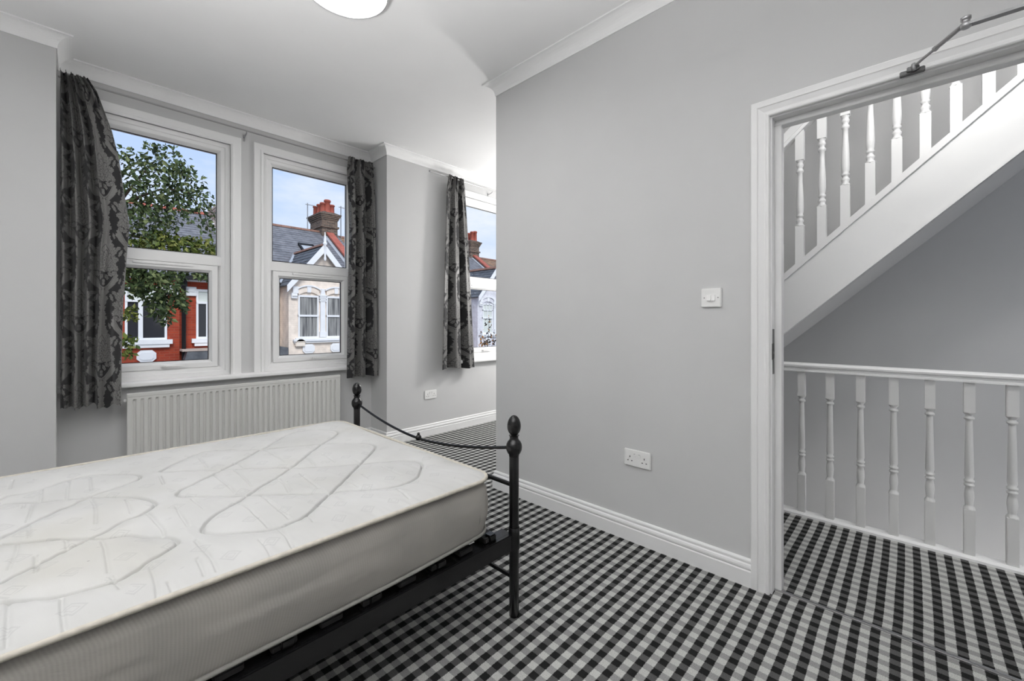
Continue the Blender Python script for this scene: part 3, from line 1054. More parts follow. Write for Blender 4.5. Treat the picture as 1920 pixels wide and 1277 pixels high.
def line_dist(X, Y, ls, cut):
    """distance of every point to the nearest of the lines"""
    D = np.full(X.shape, 9.0, dtype=np.float32)
    for l in ls:
        for (ax, ay), (bx, by) in zip(l[:-1], l[1:]):
            x0, x1 = min(ax, bx) - cut, max(ax, bx) + cut
            y0, y1 = min(ay, by) - cut, max(ay, by) + cut
            ix = np.nonzero((X[0, :] > x0) & (X[0, :] < x1))[0]
            iy = np.nonzero((Y[:, 0] > y0) & (Y[:, 0] < y1))[0]
            if len(ix) == 0 or len(iy) == 0:
                continue
            sl = (slice(iy[0], iy[-1] + 1), slice(ix[0], ix[-1] + 1))
            px, py = X[sl], Y[sl]
            dx, dy = bx - ax, by - ay
            t = np.clip(((px - ax) * dx + (py - ay) * dy) / max(1e-9, dx * dx + dy * dy), 0, 1)
            d = np.hypot(px - ax - t * dx, py - ay - t * dy)
            D[sl] = np.minimum(D[sl], d)
    return D


def vnoise(X, Y, s, seed):
    """smooth value noise on a grid"""
    r = np.random.RandomState(seed).rand(64, 64)
    x, y = X * s + 31.7, Y * s + 17.3
    xi, yi = np.floor(x).astype(int), np.floor(y).astype(int)
    fx, fy = x - xi, y - yi
    fx = fx * fx * (3 - 2 * fx)
    fy = fy * fy * (3 - 2 * fy)
    g = lambda a, b: r[a % 64, b % 64]
    return (g(xi, yi) * (1 - fx) + g(xi + 1, yi) * fx) * (1 - fy) + (g(xi, yi + 1) * (1 - fx) + g(xi + 1, yi + 1) * fx) * fy


def grid_mesh(name, P, mat, parent=None, attr=None, flip=False):
    """P is an array (rows, cols, 3)"""
    nr, nc = P.shape[:2]
    me = bpy.data.meshes.new(name)
    idx = np.arange(nr * nc).reshape(nr, nc)
    q = np.stack([idx[:-1, :-1], idx[:-1, 1:], idx[1:, 1:], idx[1:, :-1]], -1).reshape(-1, 4)
    if flip:
        q = q[:, ::-1]
    nq = len(q)
    me.vertices.add(nr * nc)
    me.vertices.foreach_set('co', P.reshape(-1).astype(np.float32))
    me.loops.add(nq * 4)
    me.loops.foreach_set('vertex_index', q.reshape(-1).astype(np.int32))
    me.polygons.add(nq)
    me.polygons.foreach_set('loop_start', (np.arange(nq) * 4).astype(np.int32))
    me.polygons.foreach_set('loop_total', np.full(nq, 4, dtype=np.int32))
    me.polygons.foreach_set('use_smooth', np.ones(nq, dtype=bool))
    me.update(calc_edges=True)
    me.validate()
    if attr is not None:
        a = me.attributes.new('damask', 'FLOAT', 'POINT')
        a.data.foreach_set('value', attr.reshape(-1).astype(np.float32))
    me.materials.append(MAT[mat])
    o = bpy.data.objects.new(name, me)
    return link(o, parent)


MX0, MX1, MY0, MY1 = -0.80, 1.085, 1.128, 2.428
ZB, ZT = 0.352, 0.566
RC = 0.075
mat_t = thing('mattress', 'white quilted double mattress with taupe knitted sides on the black bed', 'mattress', (0.14, 1.78, ZB))
xs = np.concatenate([np.linspace(MX0, -0.32, 70, endpoint=False), np.linspace(-0.32, MX1, 560)])
ys = np.linspace(MY0, MY1, 500)
X, Y = np.meshgrid(xs, ys)
D1 = line_dist(X, Y, [smooth_line(l) for l in lines], 0.09)
D2 = line_dist(X, Y, [smooth_line(l, 2) for l in CREASE], 0.04)
Zm = np.full(X.shape, ZT + 0.016)
Zm += 0.006 * (vnoise(X, Y, 3.0, 3) - 0.5) + 0.003 * (vnoise(X, Y, 8.0, 4) - 0.5)
Zm -= 0.0105 * np.exp(-(D1 / 0.0036) ** 2) + 0.012 * np.exp(-(D1 / 0.028) ** 1.2)
Zm -= 0.0046 * np.exp(-(D2 / 0.0034) ** 2)
# fine puckers across the cloth near the stitching and in the border
wav = vnoise(X + 0.35 * Y, Y * 0.25, 58.0, 5) - 0.5
Zm += 0.0034 * wav * np.exp(-(D1 / 0.045))
Zm += 0.0030 * wav * np.clip((0.19 - np.minimum(Y - MY0, MY1 - Y)) / 0.19, 0, 1)
edge = np.minimum(np.minimum(X - MX0, MX1 - X), np.minimum(Y - MY0, MY1 - Y))
Zm -= 0.016 * np.clip(1 - edge / 0.085, 0, 1) ** 2.2
# rounded plan corners
hx, hy, cx_, cy_ = (MX1 - MX0) / 2, (MY1 - MY0) / 2, (MX1 + MX0) / 2, (MY1 + MY0) / 2
lx, ly = X - cx_, Y - cy_
p_ = np.abs(lx) - (hx - RC)
q_ = np.abs(ly) - (hy - RC)
inc = (p_ > 0) & (q_ > 0)
sc = np.where(inc, np.maximum(p_, q_) / np.maximum(1e-9, np.hypot(p_, q_)), 1.0)
lx = np.where(inc, np.sign(lx) * (hx - RC + p_ * sc), lx)
ly = np.where(inc, np.sign(ly) * (hy - RC + q_ * sc), ly)
P = np.stack([lx + cx_, ly + cy_, Zm], -1)
hang(grid_mesh('top_panel', P, 'mattress'), mat_t)


def outline(n_side=90, n_c=16, grow=0.0):
    pts, nrm = [], []
    for (sx, sy, a0) in ((1, -1, -PI / 2), (1, 1, 0), (-1, 1, PI / 2), (-1, -1, PI)):
        cxx, cyy = cx_ + sx * (hx - RC), cy_ + sy * (hy - RC)
        for k in range(n_c + 1):
            a = a0 + PI / 2 * k / n_c
            pts.append((cxx + RC * math.cos(a), cyy + RC * math.sin(a)))
            nrm.append((math.cos(a), math.sin(a)))
    out, on = [], []
    n = len(pts)
    for i in range(n):
        a, b = pts[i], pts[(i + 1) % n]
        L = math.hypot(b[0] - a[0], b[1] - a[1])
        k = max(1, int(L / 0.02))
        for j in range(k):
            t = j / k
            out.append((a[0] + (b[0] - a[0]) * t, a[1] + (b[1] - a[1]) * t))
            nn = (nrm[i][0] + (nrm[(i + 1) % n][0] - nrm[i][0]) * t, nrm[i][1] + (nrm[(i + 1) % n][1] - nrm[i][1]) * t)
            on.append(nn)
    return np.array(out), np.array(on)


OL, ON = outline()
OL = np.vstack([OL, OL[:1]])
ON = np.vstack([ON, ON[:1]])
lev = np.linspace(0, 1, 26)
S = np.concatenate([[0], np.cumsum(np.hypot(*(OL[1:] - OL[:-1]).T))])
sideP = np.zeros((len(lev), len(OL), 3))


def foot_lift(x):
    return 0.020 * np.clip((x - 0.6) / 0.48, 0, 1) ** 1.6


for i, t in enumerate(lev):
    bul = 0.016 * math.sin(PI * t) ** 0.7 - 0.010 - 0.010 * max(0.0, (t - 0.8) / 0.2)
    wv_ = 0.004 * np.sin(9 * S + 2 * t) * math.sin(PI * t) + 0.006 * (vnoise(S, S * 0 + t * 2.5, 3.3, 9) - 0.5) * math.sin(PI * t)
    sideP[i, :, 0] = OL[:, 0] + ON[:, 0] * (bul + wv_)
    sideP[i, :, 1] = OL[:, 1] + ON[:, 1] * (bul + wv_)
    zb = ZB + foot_lift(OL[:, 0])
    sideP[i, :, 2] = zb + (ZT - zb) * t
hang(grid_mesh('side_panel', sideP, 'mattress_side'), mat_t)
zb = ZB + foot_lift(OL[:, 0])
hang(MB().tube([(x + nx * 0.003, y + ny * 0.003, ZT + 0.001) for (x, y), (nx, ny) in zip(OL, ON)], 0.0068, 8, caps=False).build('piping', 'piping'), mat_t)
hang(MB().tube([(x - nx * 0.001, y - ny * 0.001, z + 0.004) for (x, y), (nx, ny), z in zip(OL, ON, zb)], 0.0055, 8, caps=False).build('piping', 'piping_grey'), mat_t)
bo = MB().add([(x, y, z + 0.004) for (x, y), z in zip(OL[:-1], zb)], [tuple(range(len(OL) - 1))])
hang(bo.build('bottom_panel', 'mattress_side'), mat_t)

# ------------------------------------------------------------------ damask motif
def damask(U, V):
    """woven motif: 1 on the silver figure, 0 on the dark ground (metres along the cloth)"""
    PW, PH = 0.42, 0.575
    out = np.zeros(U.shape)
    for ox, oy in ((0.0, 0.0), (0.5, 0.5)):
        u = ((U / PW + ox) % 1.0 - 0.5) * PW
        v = ((V / PH + oy) % 1.0 - 0.5) * PH
        au = np.abs(u)
        # half width of the figure up the column, with scalloped leaf edges
        vk = [-0.2875, -0.25, -0.225, -0.205, -0.17, -0.13, -0.09, -0.05, 0.0, 0.05, 0.085, 0.10, 0.125, 0.15, 0.18, 0.20, 0.225, 0.25, 0.2875]
        wk = [0.020, 0.026, 0.042, 0.020, 0.034, 0.058, 0.096, 0.088, 0.104, 0.112, 0.128, 0.132, 0.104, 0.070, 0.040, 0.026, 0.046, 0.022, 0.020]
        w = np.interp(v, vk, wk)
        w = w + 0.010 * np.abs(np.sin(v * 105 + au * 30)) - 0.006 + 0.004 * np.sin(v * 310 + au * 190)
        fig = (au < w).astype(float)

        def cut(mask, k=0.85):
            np.multiply(fig, 1 - k * mask, out=fig)

        def leaf(cx, cy, rx, ry, rot, lobes=7, depth=0.30, put=1.0):
            c_, s_ = math.cos(rot), math.sin(rot)
            a = (au - cx) * c_ + (v - cy) * s_
            b = -(au - cx) * s_ + (v - cy) * c_
            th = np.arctan2(b / ry, a / rx)
            r = np.hypot(a / rx, b / ry)
            lim = 1.0 + depth * (np.abs(np.sin(th * lobes / 2.0)) - 0.6)
            rim = (r < lim * 1.13) & (r >= lim)
            cut(rim)
            ins = r < lim
            np.maximum(fig, put * ins, out=fig)
            cut(ins & (np.abs(b) < 0.0011) & (a > -rx * 0.9) & (a < rx * 0.75), 0.7)
            cut(ins & (np.sin((a + np.abs(b) * 1.2) * 620) > 0.80) & (r > 0.35) & (r < 0.9), 0.55)

        # dark opening under the arch
        top = 0.150 - 6.2 * au ** 2 - 0.35 * au
        cut((v < top) & (v > 0.052 - 0.15 * au) & (au < 0.088), 1.0)
        # ribbon line along the arch
        cut(np.abs(v - top - 0.012) < 0.0016, 0.8)
        # sprig standing in the opening
        leaf(0.0, 0.118, 0.012, 0.020, 0.0, 5)
        leaf(0.022, 0.085, 0.020, 0.012, 0.9, 5)
        leaf(0.050, 0.066, 0.022, 0.013, 0.35, 5)
        leaf(0.082, 0.060, 0.020, 0.014, -0.3, 5)
        # side leaves
        leaf(0.092, 0.018, 0.036, 0.017, 0.55, 9)
        leaf(0.088, -0.030, 0.034, 0.016, 0.05, 9)
        leaf(0.074, -0.072, 0.036, 0.015, -0.55, 9)
        leaf(0.044, -0.098, 0.036, 0.013, -1.0, 7)
        leaf(0.040, 0.030, 0.026, 0.016, 0.9, 7)
        # flower with three rows of petals
        r = np.hypot(u, (v + 0.022) * 0.95)
        th = np.arctan2(v + 0.022, u)
        ro = 0.054 * (1 + 0.15 * np.cos(9 * th))
        cut((r > ro) & (r < ro + 0.0045))
        np.maximum(fig, (r < ro) * 1.0, out=fig)
        for q, (rr_, n_, ph) in enumerate(((0.040, 8, 0.4), (0.027, 7, 0.0), (0.015, 5, 0.6))):
            ring = rr_ * (1 + 0.16 * np.cos(n_ * th + ph))
            cut(np.abs(r - ring) < 0.0017, 0.8)
            cut((np.abs(np.sin(n_ * th * 0.5 + ph * 0.5)) < 0.10) & (r > ring - 0.006) & (r < ring + 0.008), 0.6)
        cut(r < 0.005)
        # V under the flower and eyes on the neck
        cut((np.abs(v + 0.125 - au * 1.3) < 0.003) & (au < 0.034), 0.9)
        cut(np.hypot(au - 0.030, v + 0.214) < 0.007)
        cut(np.hypot(au - 0.012, v - 0.165) < 0.004)
        cut((au < 0.0013) & (v < -0.13), 0.7)
        cut((au > 0.008) & (np.sin(v * 420 - au * 700) > 0.72) & ((v < -0.13) | (v > 0.14)) & (au < w - 0.006), 0.5)
        # loose sprays on the ground beside the neck
        leaf(0.075, 0.215, 0.026, 0.012, 0.9, 7)
        leaf(0.098, 0.185, 0.022, 0.011, 0.2, 7)
        leaf(0.064, -0.180, 0.020, 0.009, 1.1, 5)
        np.maximum(out, fig, out=out)
    return out


def curtain(label, zs, xl, xr, ysurf, cloth, hem_wave, ns, nt, folds, lining=True, curl=0.0):
    """hanging curtain: zs (top to bottom) with left and right edges; ysurf(s, t) -> depth of the cloth"""
    root = thing('curtain', label, 'curtain', (float(np.mean(xl)), float(ysurf(np.array([[0.5]]), np.array([[0.5]]))[0, 0]), zs[-1]), 'dark damask curtains')
    t = np.linspace(0, 1, nt)
    s = np.linspace(0, 1, ns)
    Sg, Tg = np.meshgrid(s, t)
    Z = zs[0] + (zs[-1] - zs[0]) * Tg
    zz = zs[0] + (zs[-1] - zs[0]) * t
    L = np.interp(-zz, [-z for z in zs], xl)[:, None]
    R = np.interp(-zz, [-z for z in zs], xr)[:, None]
    Xc = L + (R - L) * Sg
    Yc = ysurf(Sg, Tg)
    warp, depth = folds(Sg, Tg)
    Xc = Xc + warp
    Yc = Yc + depth
    # pencil-pleat heading
    head = np.exp(-(Tg * (zs[0] - zs[-1]) / 0.055) ** 2)
    Yc = Yc + 0.006 * head * np.sin(Sg * 2 * PI * 17 + 0.8 * np.sin(Sg * 9))
    Z = Z + 0.003 * head * np.sin(Sg * 2 * PI * 8.5 + 1.0)
    if curl:
        c = np.clip((Sg - 0.93) / 0.07, 0, 1)
        Yc = Yc + curl * c ** 2
        Xc = Xc - 0.02 * c ** 2
    Z = Z + hem_wave(Sg) * np.clip((Tg - 0.85) / 0.15, 0, 1)
    att = damask(Sg * cloth + 0.03, (zs[0] - Z) + 0.04 * 0)
    P = np.stack([Xc, Yc, Z], -1)
    hang(grid_mesh('cloth', P, 'damask', None, att), root)
    if lining:
        Pl = P.copy()
        ymax = Pl[:, :, 1].copy()
        for k in range(1, 9):
            ymax[:, k:] = np.maximum(ymax[:, k:], P[:, :-k, 1])
            ymax[:, :-k] = np.maximum(ymax[:, :-k], P[:, k:, 1])
        Pl[:, :, 1] = ymax + 0.006
        Pl = Pl[::5, ::3].copy()
        Pl[-1, :, 2] += 0.012
        Pl[0, :, 2] -= 0.012
        hang(grid_mesh('lining', Pl, 'lining'), root)
    return root


def folds1(S_, T_):
    gath = np.clip(S_ / 0.62, 0, 1)
    a = 0.034 + 0.006 * np.sin(T_ * 3)
    f = np.where(S_ < 0.64, 1 - 2.2 * np.abs(np.cos(gath * PI * 3.6 + 0.5 + 0.15 * np.sin(T_ * 5))) ** 5, 0.0)
    w = np.clip((0.66 - S_) / 0.08, 0, 1)
    f = f * w
    flat = np.clip((S_ - 0.56) / 0.12, 0, 1)
    soft = np.sin((S_ - 0.6) * 2 * PI * 1.35) * 0.020 * flat * (0.35 + 0.65 * T_)
    diag = 0.030 * np.exp(-(((S_ - 0.74) - 0.22 * (T_ - 0.72)) / 0.045) ** 2) * np.clip(T_ * 2.2 - 1.2, 0, 1) * np.clip((1.06 - T_) * 5, 0, 1)
    d = -a * f - soft - diag
    top = np.exp(-(T_ / 0.12) ** 2)
    d = d * (1 - 0.35 * top) - 0.012 * top * np.sin(S_ * 2 * PI * 6.5)
    return 0.006 * np.cos(gath * 2 * PI * 3.6) * w, d


curtain('wide dark damask curtain with a bulging edge, left of the tree window',
        [2.668, 2.60, 2.50, 2.37, 2.20, 1.98, 1.78, 1.55, 1.25, 0.95, 0.622],
        [-0.055] * 11,
        [0.075, 0.118, 0.150, 0.192, 0.226, 0.252, 0.278, 0.262, 0.246, 0.238, 0.236],
        lambda S_, T_: 3.722 + 0.0 * S_ - 0.015 * T_, 0.62,
        lambda S_: 0.010 * np.sin(S_ * 17) - 0.010 * (S_ > 0.55) + 0.006 * np.sin(S_ * 41), 300, 640, folds1, curl=0.035)


def folds2(S_, T_):
    ph = S_ * 2 * PI * 2.6 + 0.9
    amp = 0.026 + 0.012 * T_
    d = -amp * (1 - 2.2 * np.abs(np.cos(ph / 2)) ** 5) - 0.006 * np.sin(S_ * 2 * PI * 6.1 + 1.3 * T_)
    top = np.exp(-(T_ / 0.10) ** 2)
    return 0.004 * np.cos(ph), d * (1 - 0.4 * top) - 0.008 * top * np.sin(S_ * 2 * PI * 7)


curtain('dark damask curtain in the recess corner above the bedpost, right of the cream house window',
        [2.672, 2.55, 2.30, 2.0, 1.6, 1.2, 0.634],
        [1.752, 1.738, 1.752, 1.760, 1.752, 1.745, 1.735],
        [1.985, 1.992, 1.998, 2.002, 2.004, 2.004, 2.004],
        lambda S_, T_: 3.745 - 0.10 * np.clip(S_ - 0.55, 0, 1) ** 1.2 * (0.2 + T_ * 1.1), 0.42,
        lambda S_: 0.010 * S_ + 0.004 * np.sin(S_ * 19), 230, 620, folds2)


def folds3(S_, T_):
    ph = S_ * 2 * PI * 2.45 + 2.4
    amp = 0.016 + 0.028 * T_
    d = -amp * (1 - 2.2 * np.abs(np.cos(ph / 2)) ** 5) - 0.005 * np.sin(S_ * 2 * PI * 5.2 + 0.7)
    top = np.exp(-(T_ / 0.09) ** 2)
    return 0.006 * np.cos(ph), d * (1 - 0.4 * top) - 0.008 * top * np.sin(S_ * 2 * PI * 8)


curtain('dark damask curtain flaring to the hem at the far window, beyond the room corner',
        [2.676, 2.58, 2.50, 2.2, 1.8, 1.3, 0.667],
        [2.690, 2.668, 2.655, 2.640, 2.620, 2.600, 2.575],
        [2.885, 2.900, 2.905, 2.930, 2.960, 2.990, 3.030],
        lambda S_, T_: 3.465 + 0.0 * S_, 0.46,
        lambda S_: 0.008 * np.sin(S_ * 6) + 0.004 * np.sin(S_ * 23), 200, 480, folds3)

# curtain rods ------------------------------------------------------
def rod(label, x0, x1, y, z, brackets, wall_y, finial):
    r = thing('curtain_rod', label, 'curtain rod', ((x0 + x1) / 2, y, z), 'slim curtain rods over the windows')
    hang(MB().tube([(x0, y, z), (x1, y, z)], 0.0065, 12).build('rod', 'rod'), r)
    for bx in brackets:
        mb = MB().tube([(bx, wall_y, z - 0.03), (bx, wall_y - 0.02, z - 0.03), (bx, y + 0.004, z - 0.018), (bx, y, z)], 0.0045, 8)
        mb.box((bx - 0.006, wall_y - 0.004, z - 0.062), (bx + 0.006, wall_y, z - 0.008), 0.001)
        hang(mb.build('bracket', 'steel'), r)
    for fx in finial:
        hang(MB().lathe([(0.0, -0.010), (0.009, -0.008), (0.009, 0.008), (0.0, 0.010)], (fx, y, z), 12, 'X').build('end_cap', 'steel'), r)
    return r


rod('slim pale curtain rod under the coving of the window recess', XL + 0.004, X0 - 0.004, 3.772, 2.648, [0.945], YW, [])
rod('slim pale curtain rod over the far window, its end left of the narrow curtain', 2.46, 4.0, 3.472, 2.656, [3.32], YF, [2.46])

# ------------------------------------------------------------------ radiator
rad = thing('radiator', 'long white ribbed panel radiator under the recess windows', 'radiator', (0.96, 3.77, 0.1))
RX0, RX1, RZ0, RZ1, RY = 0.250, 1.680, 0.10, 0.672, 3.752
n = 36
pitch = (RX1 - RX0 - 0.05) / n
prof = [(RX0, 0.012), (RX0, 0.003), (RX0 + 0.004, 0.0), (RX0 + 0.024, 0.0)]
for i in range(n):
    a = RX0 + 0.025 + i * pitch
    prof += [(a + 0.002, 0.0), (a + 0.007, 0.009), (a + pitch * 0.45, 0.009), (a + pitch * 0.45 + 0.006, 0.0), (a + pitch - 0.001, 0.0)]
prof += [(RX1 - 0.004, 0.0), (RX1, 0.003), (RX1, 0.012)]
px = np.array([p[0] for p in prof])
pd = np.array([p[1] for p in prof])
rows = [(RZ0, 0.0, 0.012), (RZ0, 0.0, 0.004), (RZ0 + 0.004, 0, 0.0), (RZ0 + 0.042, 0, 0.0), (RZ0 + 0.054, 1, 0), (RZ1 - 0.050, 1, 0), (RZ1 - 0.038, 0, 0), (RZ1 - 0.026, 0, 0.0), (RZ1 - 0.022, 0, -0.002), (RZ1 - 0.004, 0, -0.002), (RZ1, 0, 0.004), (RZ1, 0, 0.012)]
P = np.zeros((len(rows), len(px), 3))
inner = (px > RX0 + 0.024) & (px < RX1 - 0.024)
for i, (z, k, off) in enumerate(rows):
    P[i, :, 0] = px
    P[i, :, 1] = RY + np.where(inner, pd * k + off, pd + off)
    P[i, :, 2] = z
o = grid_mesh('front_panel', P, 'radiator')
for p in o.data.polygons:
    p.use_smooth = False
hang(o, rad)
hang(MB().box((RX0 + 0.002, RY + 0.010, RZ0), (RX1 - 0.002, RY + 0.030, RZ1 - 0.001)).build('rear_panel', 'radiator'), rad)
for bx_ in (RX0 + 0.10, RX1 - 0.13):
    hang(MB().box((bx_, RY + 0.030, RZ0 + 0.1), (bx_ + 0.03, YW - 0.001, RZ1 - 0.1)).build('wall_bracket', 'radiator'), rad)
mb = MB().lathe([(0.010, 0.0), (0.010, 0.05), (0.016, 0.055), (0.018, 0.075), (0.018, 0.115), (0.012, 0.12), (0, 0.12)], (RX0 - 0.045, RY + 0.02, 0.075), 14)
mb.tube([(RX0 - 0.045, RY + 0.02, 0.0), (RX0 - 0.045, RY + 0.02, 0.09)], 0.0075, 10)
mb.tube([(RX0 - 0.05, RY + 0.02, 0.13), (RX0 + 0.01, RY + 0.02, 0.13)], 0.009, 10)
hang(mb.build('valve', 'plastic'), rad)
mb = MB().lathe([(0.008, 0), (0.011, 0.004), (0.011, 0.012), (0.006, 0.016), (0, 0.016)], (RX0 - 0.014, RY + 0.02, RZ1 - 0.045), 12, 'X')
hang(mb.build('bleed_valve', 'plastic'), rad)

# ------------------------------------------------------------------ ceiling lamp
lampo = thing('ceiling_light', 'round white lit ceiling light with a thin silver rim', 'ceiling light', (0.900, 1.960, H))
R0 = 0.200
hang(MB().lathe([(R0 - 0.012, 0.0), (R0 - 0.004, -0.001), (R0, -0.006), (R0, -0.050), (R0 - 0.004, -0.056), (R0 - 0.008, -0.054), (R0 - 0.008, -0.030)], (0.900, 1.960, H), 64).build('rim', 'rod'), lampo)
hang(MB().lathe([(R0 - 0.008, -0.046), (R0 - 0.012, -0.052), (R0 * 0.75, -0.058), (R0 * 0.4, -0.062), (0, -0.063)], (0.900, 1.960, H), 64).build('diffuser', 'lit'), lampo)

# ------------------------------------------------------------------ sockets and switch
def plate(root, plane, u0, u1, z0, z1, at, out):
    """faceplate; plane 'x' lies on x = at facing -x, plane 'y' on y = at facing -y"""
    mp = (lambda u, d, z: (at - d, u, z)) if plane == 'x' else (lambda u, d, z: (u, at - d, z))

    def bx(name, a, b, d0, d1, c, e, mat, bev=0.001):
        p, q = mp(a, d0, c), mp(b, d1, e)
        hang(MB().box(p, q, bev).build(name, mat), root)
    return mp, bx


def double_socket(label, plane, at, uc, z0, sgn, switches=True):
    loc = (at, uc, z0) if plane == 'x' else (uc, at, z0)
    root = thing('wall_socket', label, 'socket', loc, 'white double wall sockets')
    W_, H_ = 0.146, 0.086
    mp, bx = plate(root, plane, 0, 0, 0, 0, at, 0.01)
    bx('faceplate', uc - W_ / 2, uc + W_ / 2, 0, 0.010, z0, z0 + H_, 'plastic', 0.003)
    for q in (-1, 1):
        c = uc + q * 0.040
        bx('earth_slot', c - 0.002, c + 0.002, 0.0095, 0.0106, z0 + 0.044, z0 + 0.053, 'slot', 0)
        for w in (-1, 1):
            bx('pin_slot', c + w * 0.011 - 0.0035, c + w * 0.011 + 0.0035, 0.0095, 0.0106, z0 + 0.026, z0 + 0.030, 'slot', 0)
        sc_ = uc + q * 0.013
        bx('rocker_switch', sc_ - 0.007, sc_ + 0.007, 0.009, 0.014, z0 + 0.050, z0 + 0.070, 'plastic', 0.002)
        bx('on_mark', sc_ - 0.004, sc_ + 0.004, 0.0138, 0.0143, z0 + 0.066, z0 + 0.068, 'terra_mark', 0)
    return root


MAT['terra_mark'] = M('grey_mark', (0.25, 0.25, 0.25, 1), 0.5).m
double_socket('white double wall socket low on the wall by the doorway', 'x', X0, 1.030, 0.393, 1)
double_socket('white double wall socket on the far wall above the skirting', 'y', YF, 2.519, 0.372, 1)

sw = thing('light_switch', 'white two-gang light switch beside the door frame', 'light switch', (X0, 0.665, 1.213))
mp, bx = plate(sw, 'x', 0, 0, 0, 0, X0, 0.01)
bx('faceplate', 0.665 - 0.0435, 0.665 + 0.0435, 0, 0.010, 1.213, 1.300, 'plastic', 0.003)
for q in (-1, 1):
    c = 0.665 + q * 0.0095
    root_r = MB().prism([(0.009, 1.243), (0.0165, 1.243), (0.0125, 1.258), (0.0115, 1.270), (0.009, 1.270)], lambda a, b, d: (X0 - a, d, b), c - 0.0085, c + 0.0085)
    hang(root_r.build('rocker_switch', 'plastic'), sw)
    cs = 0.665 + q * 0.0300
    hang(MB().lathe([(0.0028, 0.0), (0.0028, 0.0008), (0.0, 0.0010)], (X0 - 0.0108, cs, 1.2565), 12, 'X').build('screw', 'steel_dark'), sw)

# ------------------------------------------------------------------ across the street
struct(MB().box((-30, 4.2, -3.25), (60, 60, -3.05)).build('road', 'asphalt'))
struct(MB().box((-30, 12.4, -3.05), (60, 14.2, -2.93)).build('pavement', 'paving'))


def slates(O, along, up, w=0.30, g=0.20, th=0.012, seed=1):
    """individual lapped slates on the parallelogram O + along + up, as one mesh"""
    O, along, up = Vector(O), Vector(along), Vector(up)
    La, Lu = along.length, up.length
    a, u = along / La, up / Lu
    nrm = a.cross(u).normalized()
    if nrm.z < 0:
        nrm = -nrm
    r = random.Random(seed)
    mb = MB()
    rows_ = int(Lu / g)
    for i in range(rows_ + 1):
        off = (i % 2) * w / 2
        x = -off
        while x < La:
            x0, x1 = max(0, x + 0.003), min(La, x + w - 0.003)
            if x1 - x0 > 0.03:
                j = r.uniform(-0.006, 0.006)
                b0 = O + a * x0 + u * (i * g + j) + nrm * (th * 2.0 + r.uniform(0, 0.006))
                b1 = O + a * x1 + u * (i * g + j) + nrm * (th * 2.0 + r.uniform(0, 0.006))
                Lh = min(g * 1.35, Lu - i * g)
                if Lh < 0.03:
                    x += w
                    continue
                t0, t1 = b0 + u * Lh - nrm * th * 1.6, b1 + u * Lh - nrm * th * 1.6
                dn = nrm * -th
                mb.add([b0, b1, t1, t0, b0 + dn, b1 + dn], [(0, 1, 2, 3), (0, 4, 5, 1)])
            x += w
    return mb


def wedge(mb, pts, th):
    """flat polygon given thickness downwards"""
    pts = [Vector(p) for p in pts]
    n_ = (pts[1] - pts[0]).cross(pts[2] - pts[0]).normalized()
    if n_.z < 0:
        n_ = -n_
    k = len(pts)
    v = pts + [p - n_ * th for p in pts]
    return mb.add(v, [tuple(range(k)), tuple(range(2 * k - 1, k - 1, -1))] + [(i, (i + 1) % k, k + (i + 1) % k, k + i) for i in range(k)])


FZ = lambda a, b, d: (a, d, b)


def sash_window(root, x0, x1, z0, z1, y, style='net', frame='stone', mid=None):
    """a sash window set in a house front at depth y"""
    mid = mid if mid is not None else z0 + (z1 - z0) * 0.52
    t = 0.055
    mb = MB().box((x0, y - 0.03, z0), (x0 + t, y + 0.04, z1)).box((x1 - t, y - 0.03, z0), (x1, y + 0.04, z1))
    mb.box((x0 + t, y - 0.03, z0), (x1 - t, y + 0.04, z0 + t)).box((x0 + t, y - 0.03, z1 - t * 1.3), (x1 - t, y + 0.04, z1))
    mb.box((x0, y - 0.045, mid - 0.035), (x1, y + 0.03, mid + 0.035))
    if style == 'casement':
        xm = x0 + (x1 - x0) * 0.36
        mb.box((xm - 0.05, y - 0.04, z0), (xm + 0.05, y + 0.03, mid))
    if style == 'bars':
        for k in (1, 2):
            xx = x0 + (x1 - x0) * k / 3
            mb.box((xx - 0.015, y - 0.03, mid + (z1 - mid) * 0.52), (xx + 0.015, y + 0.02, z1))
        xx = (x0 + x1) / 2
        mb.box((xx - 0.015, y - 0.03, mid), (xx + 0.015, y + 0.02, mid + (z1 - mid) * 0.52))
        mb.box((x0, y - 0.03, mid + (z1 - mid) * 0.5), (x1, y + 0.02, mid + (z1 - mid) * 0.5 + 0.04))
    f = mb.build('window', frame, None)
    hang(f, root)
    pm = {'net': 'net', 'casement': 'dark_glass', 'bars': 'blind', 'dark': 'dark_glass'}[style]
    for a, b in ((z0 + t, mid - 0.03), (mid + 0.03, z1 - t)):
        if style == 'net':
            nx = 40
            xs_ = np.linspace(x0 + t * 0.6, x1 - t * 0.6, nx)
            P = np.zeros((2, nx, 3))
            P[:, :, 0] = xs_
            P[:, :, 1] = y - 0.004 + 0.011 * np.sin(np.arange(nx) * 1.35 + x0 * 5) + 0.005 * np.sin(np.arange(nx) * 3.1)
            P[0, :, 2] = a - 0.03
            P[1, :, 2] = b + 0.03
            o = grid_mesh('net_curtain', P, 'net')
        else:
            o = MB().box((x0 + t * 0.5, y + 0.012, a - 0.02), (x1 - t * 0.5, y + 0.03, b + 0.02)).build('pane', 'blind' if (style == 'casement' and a > mid) else pm)
        o.parent = f
        o.matrix_parent_inverse = f.matrix_world.inverted()
    return f


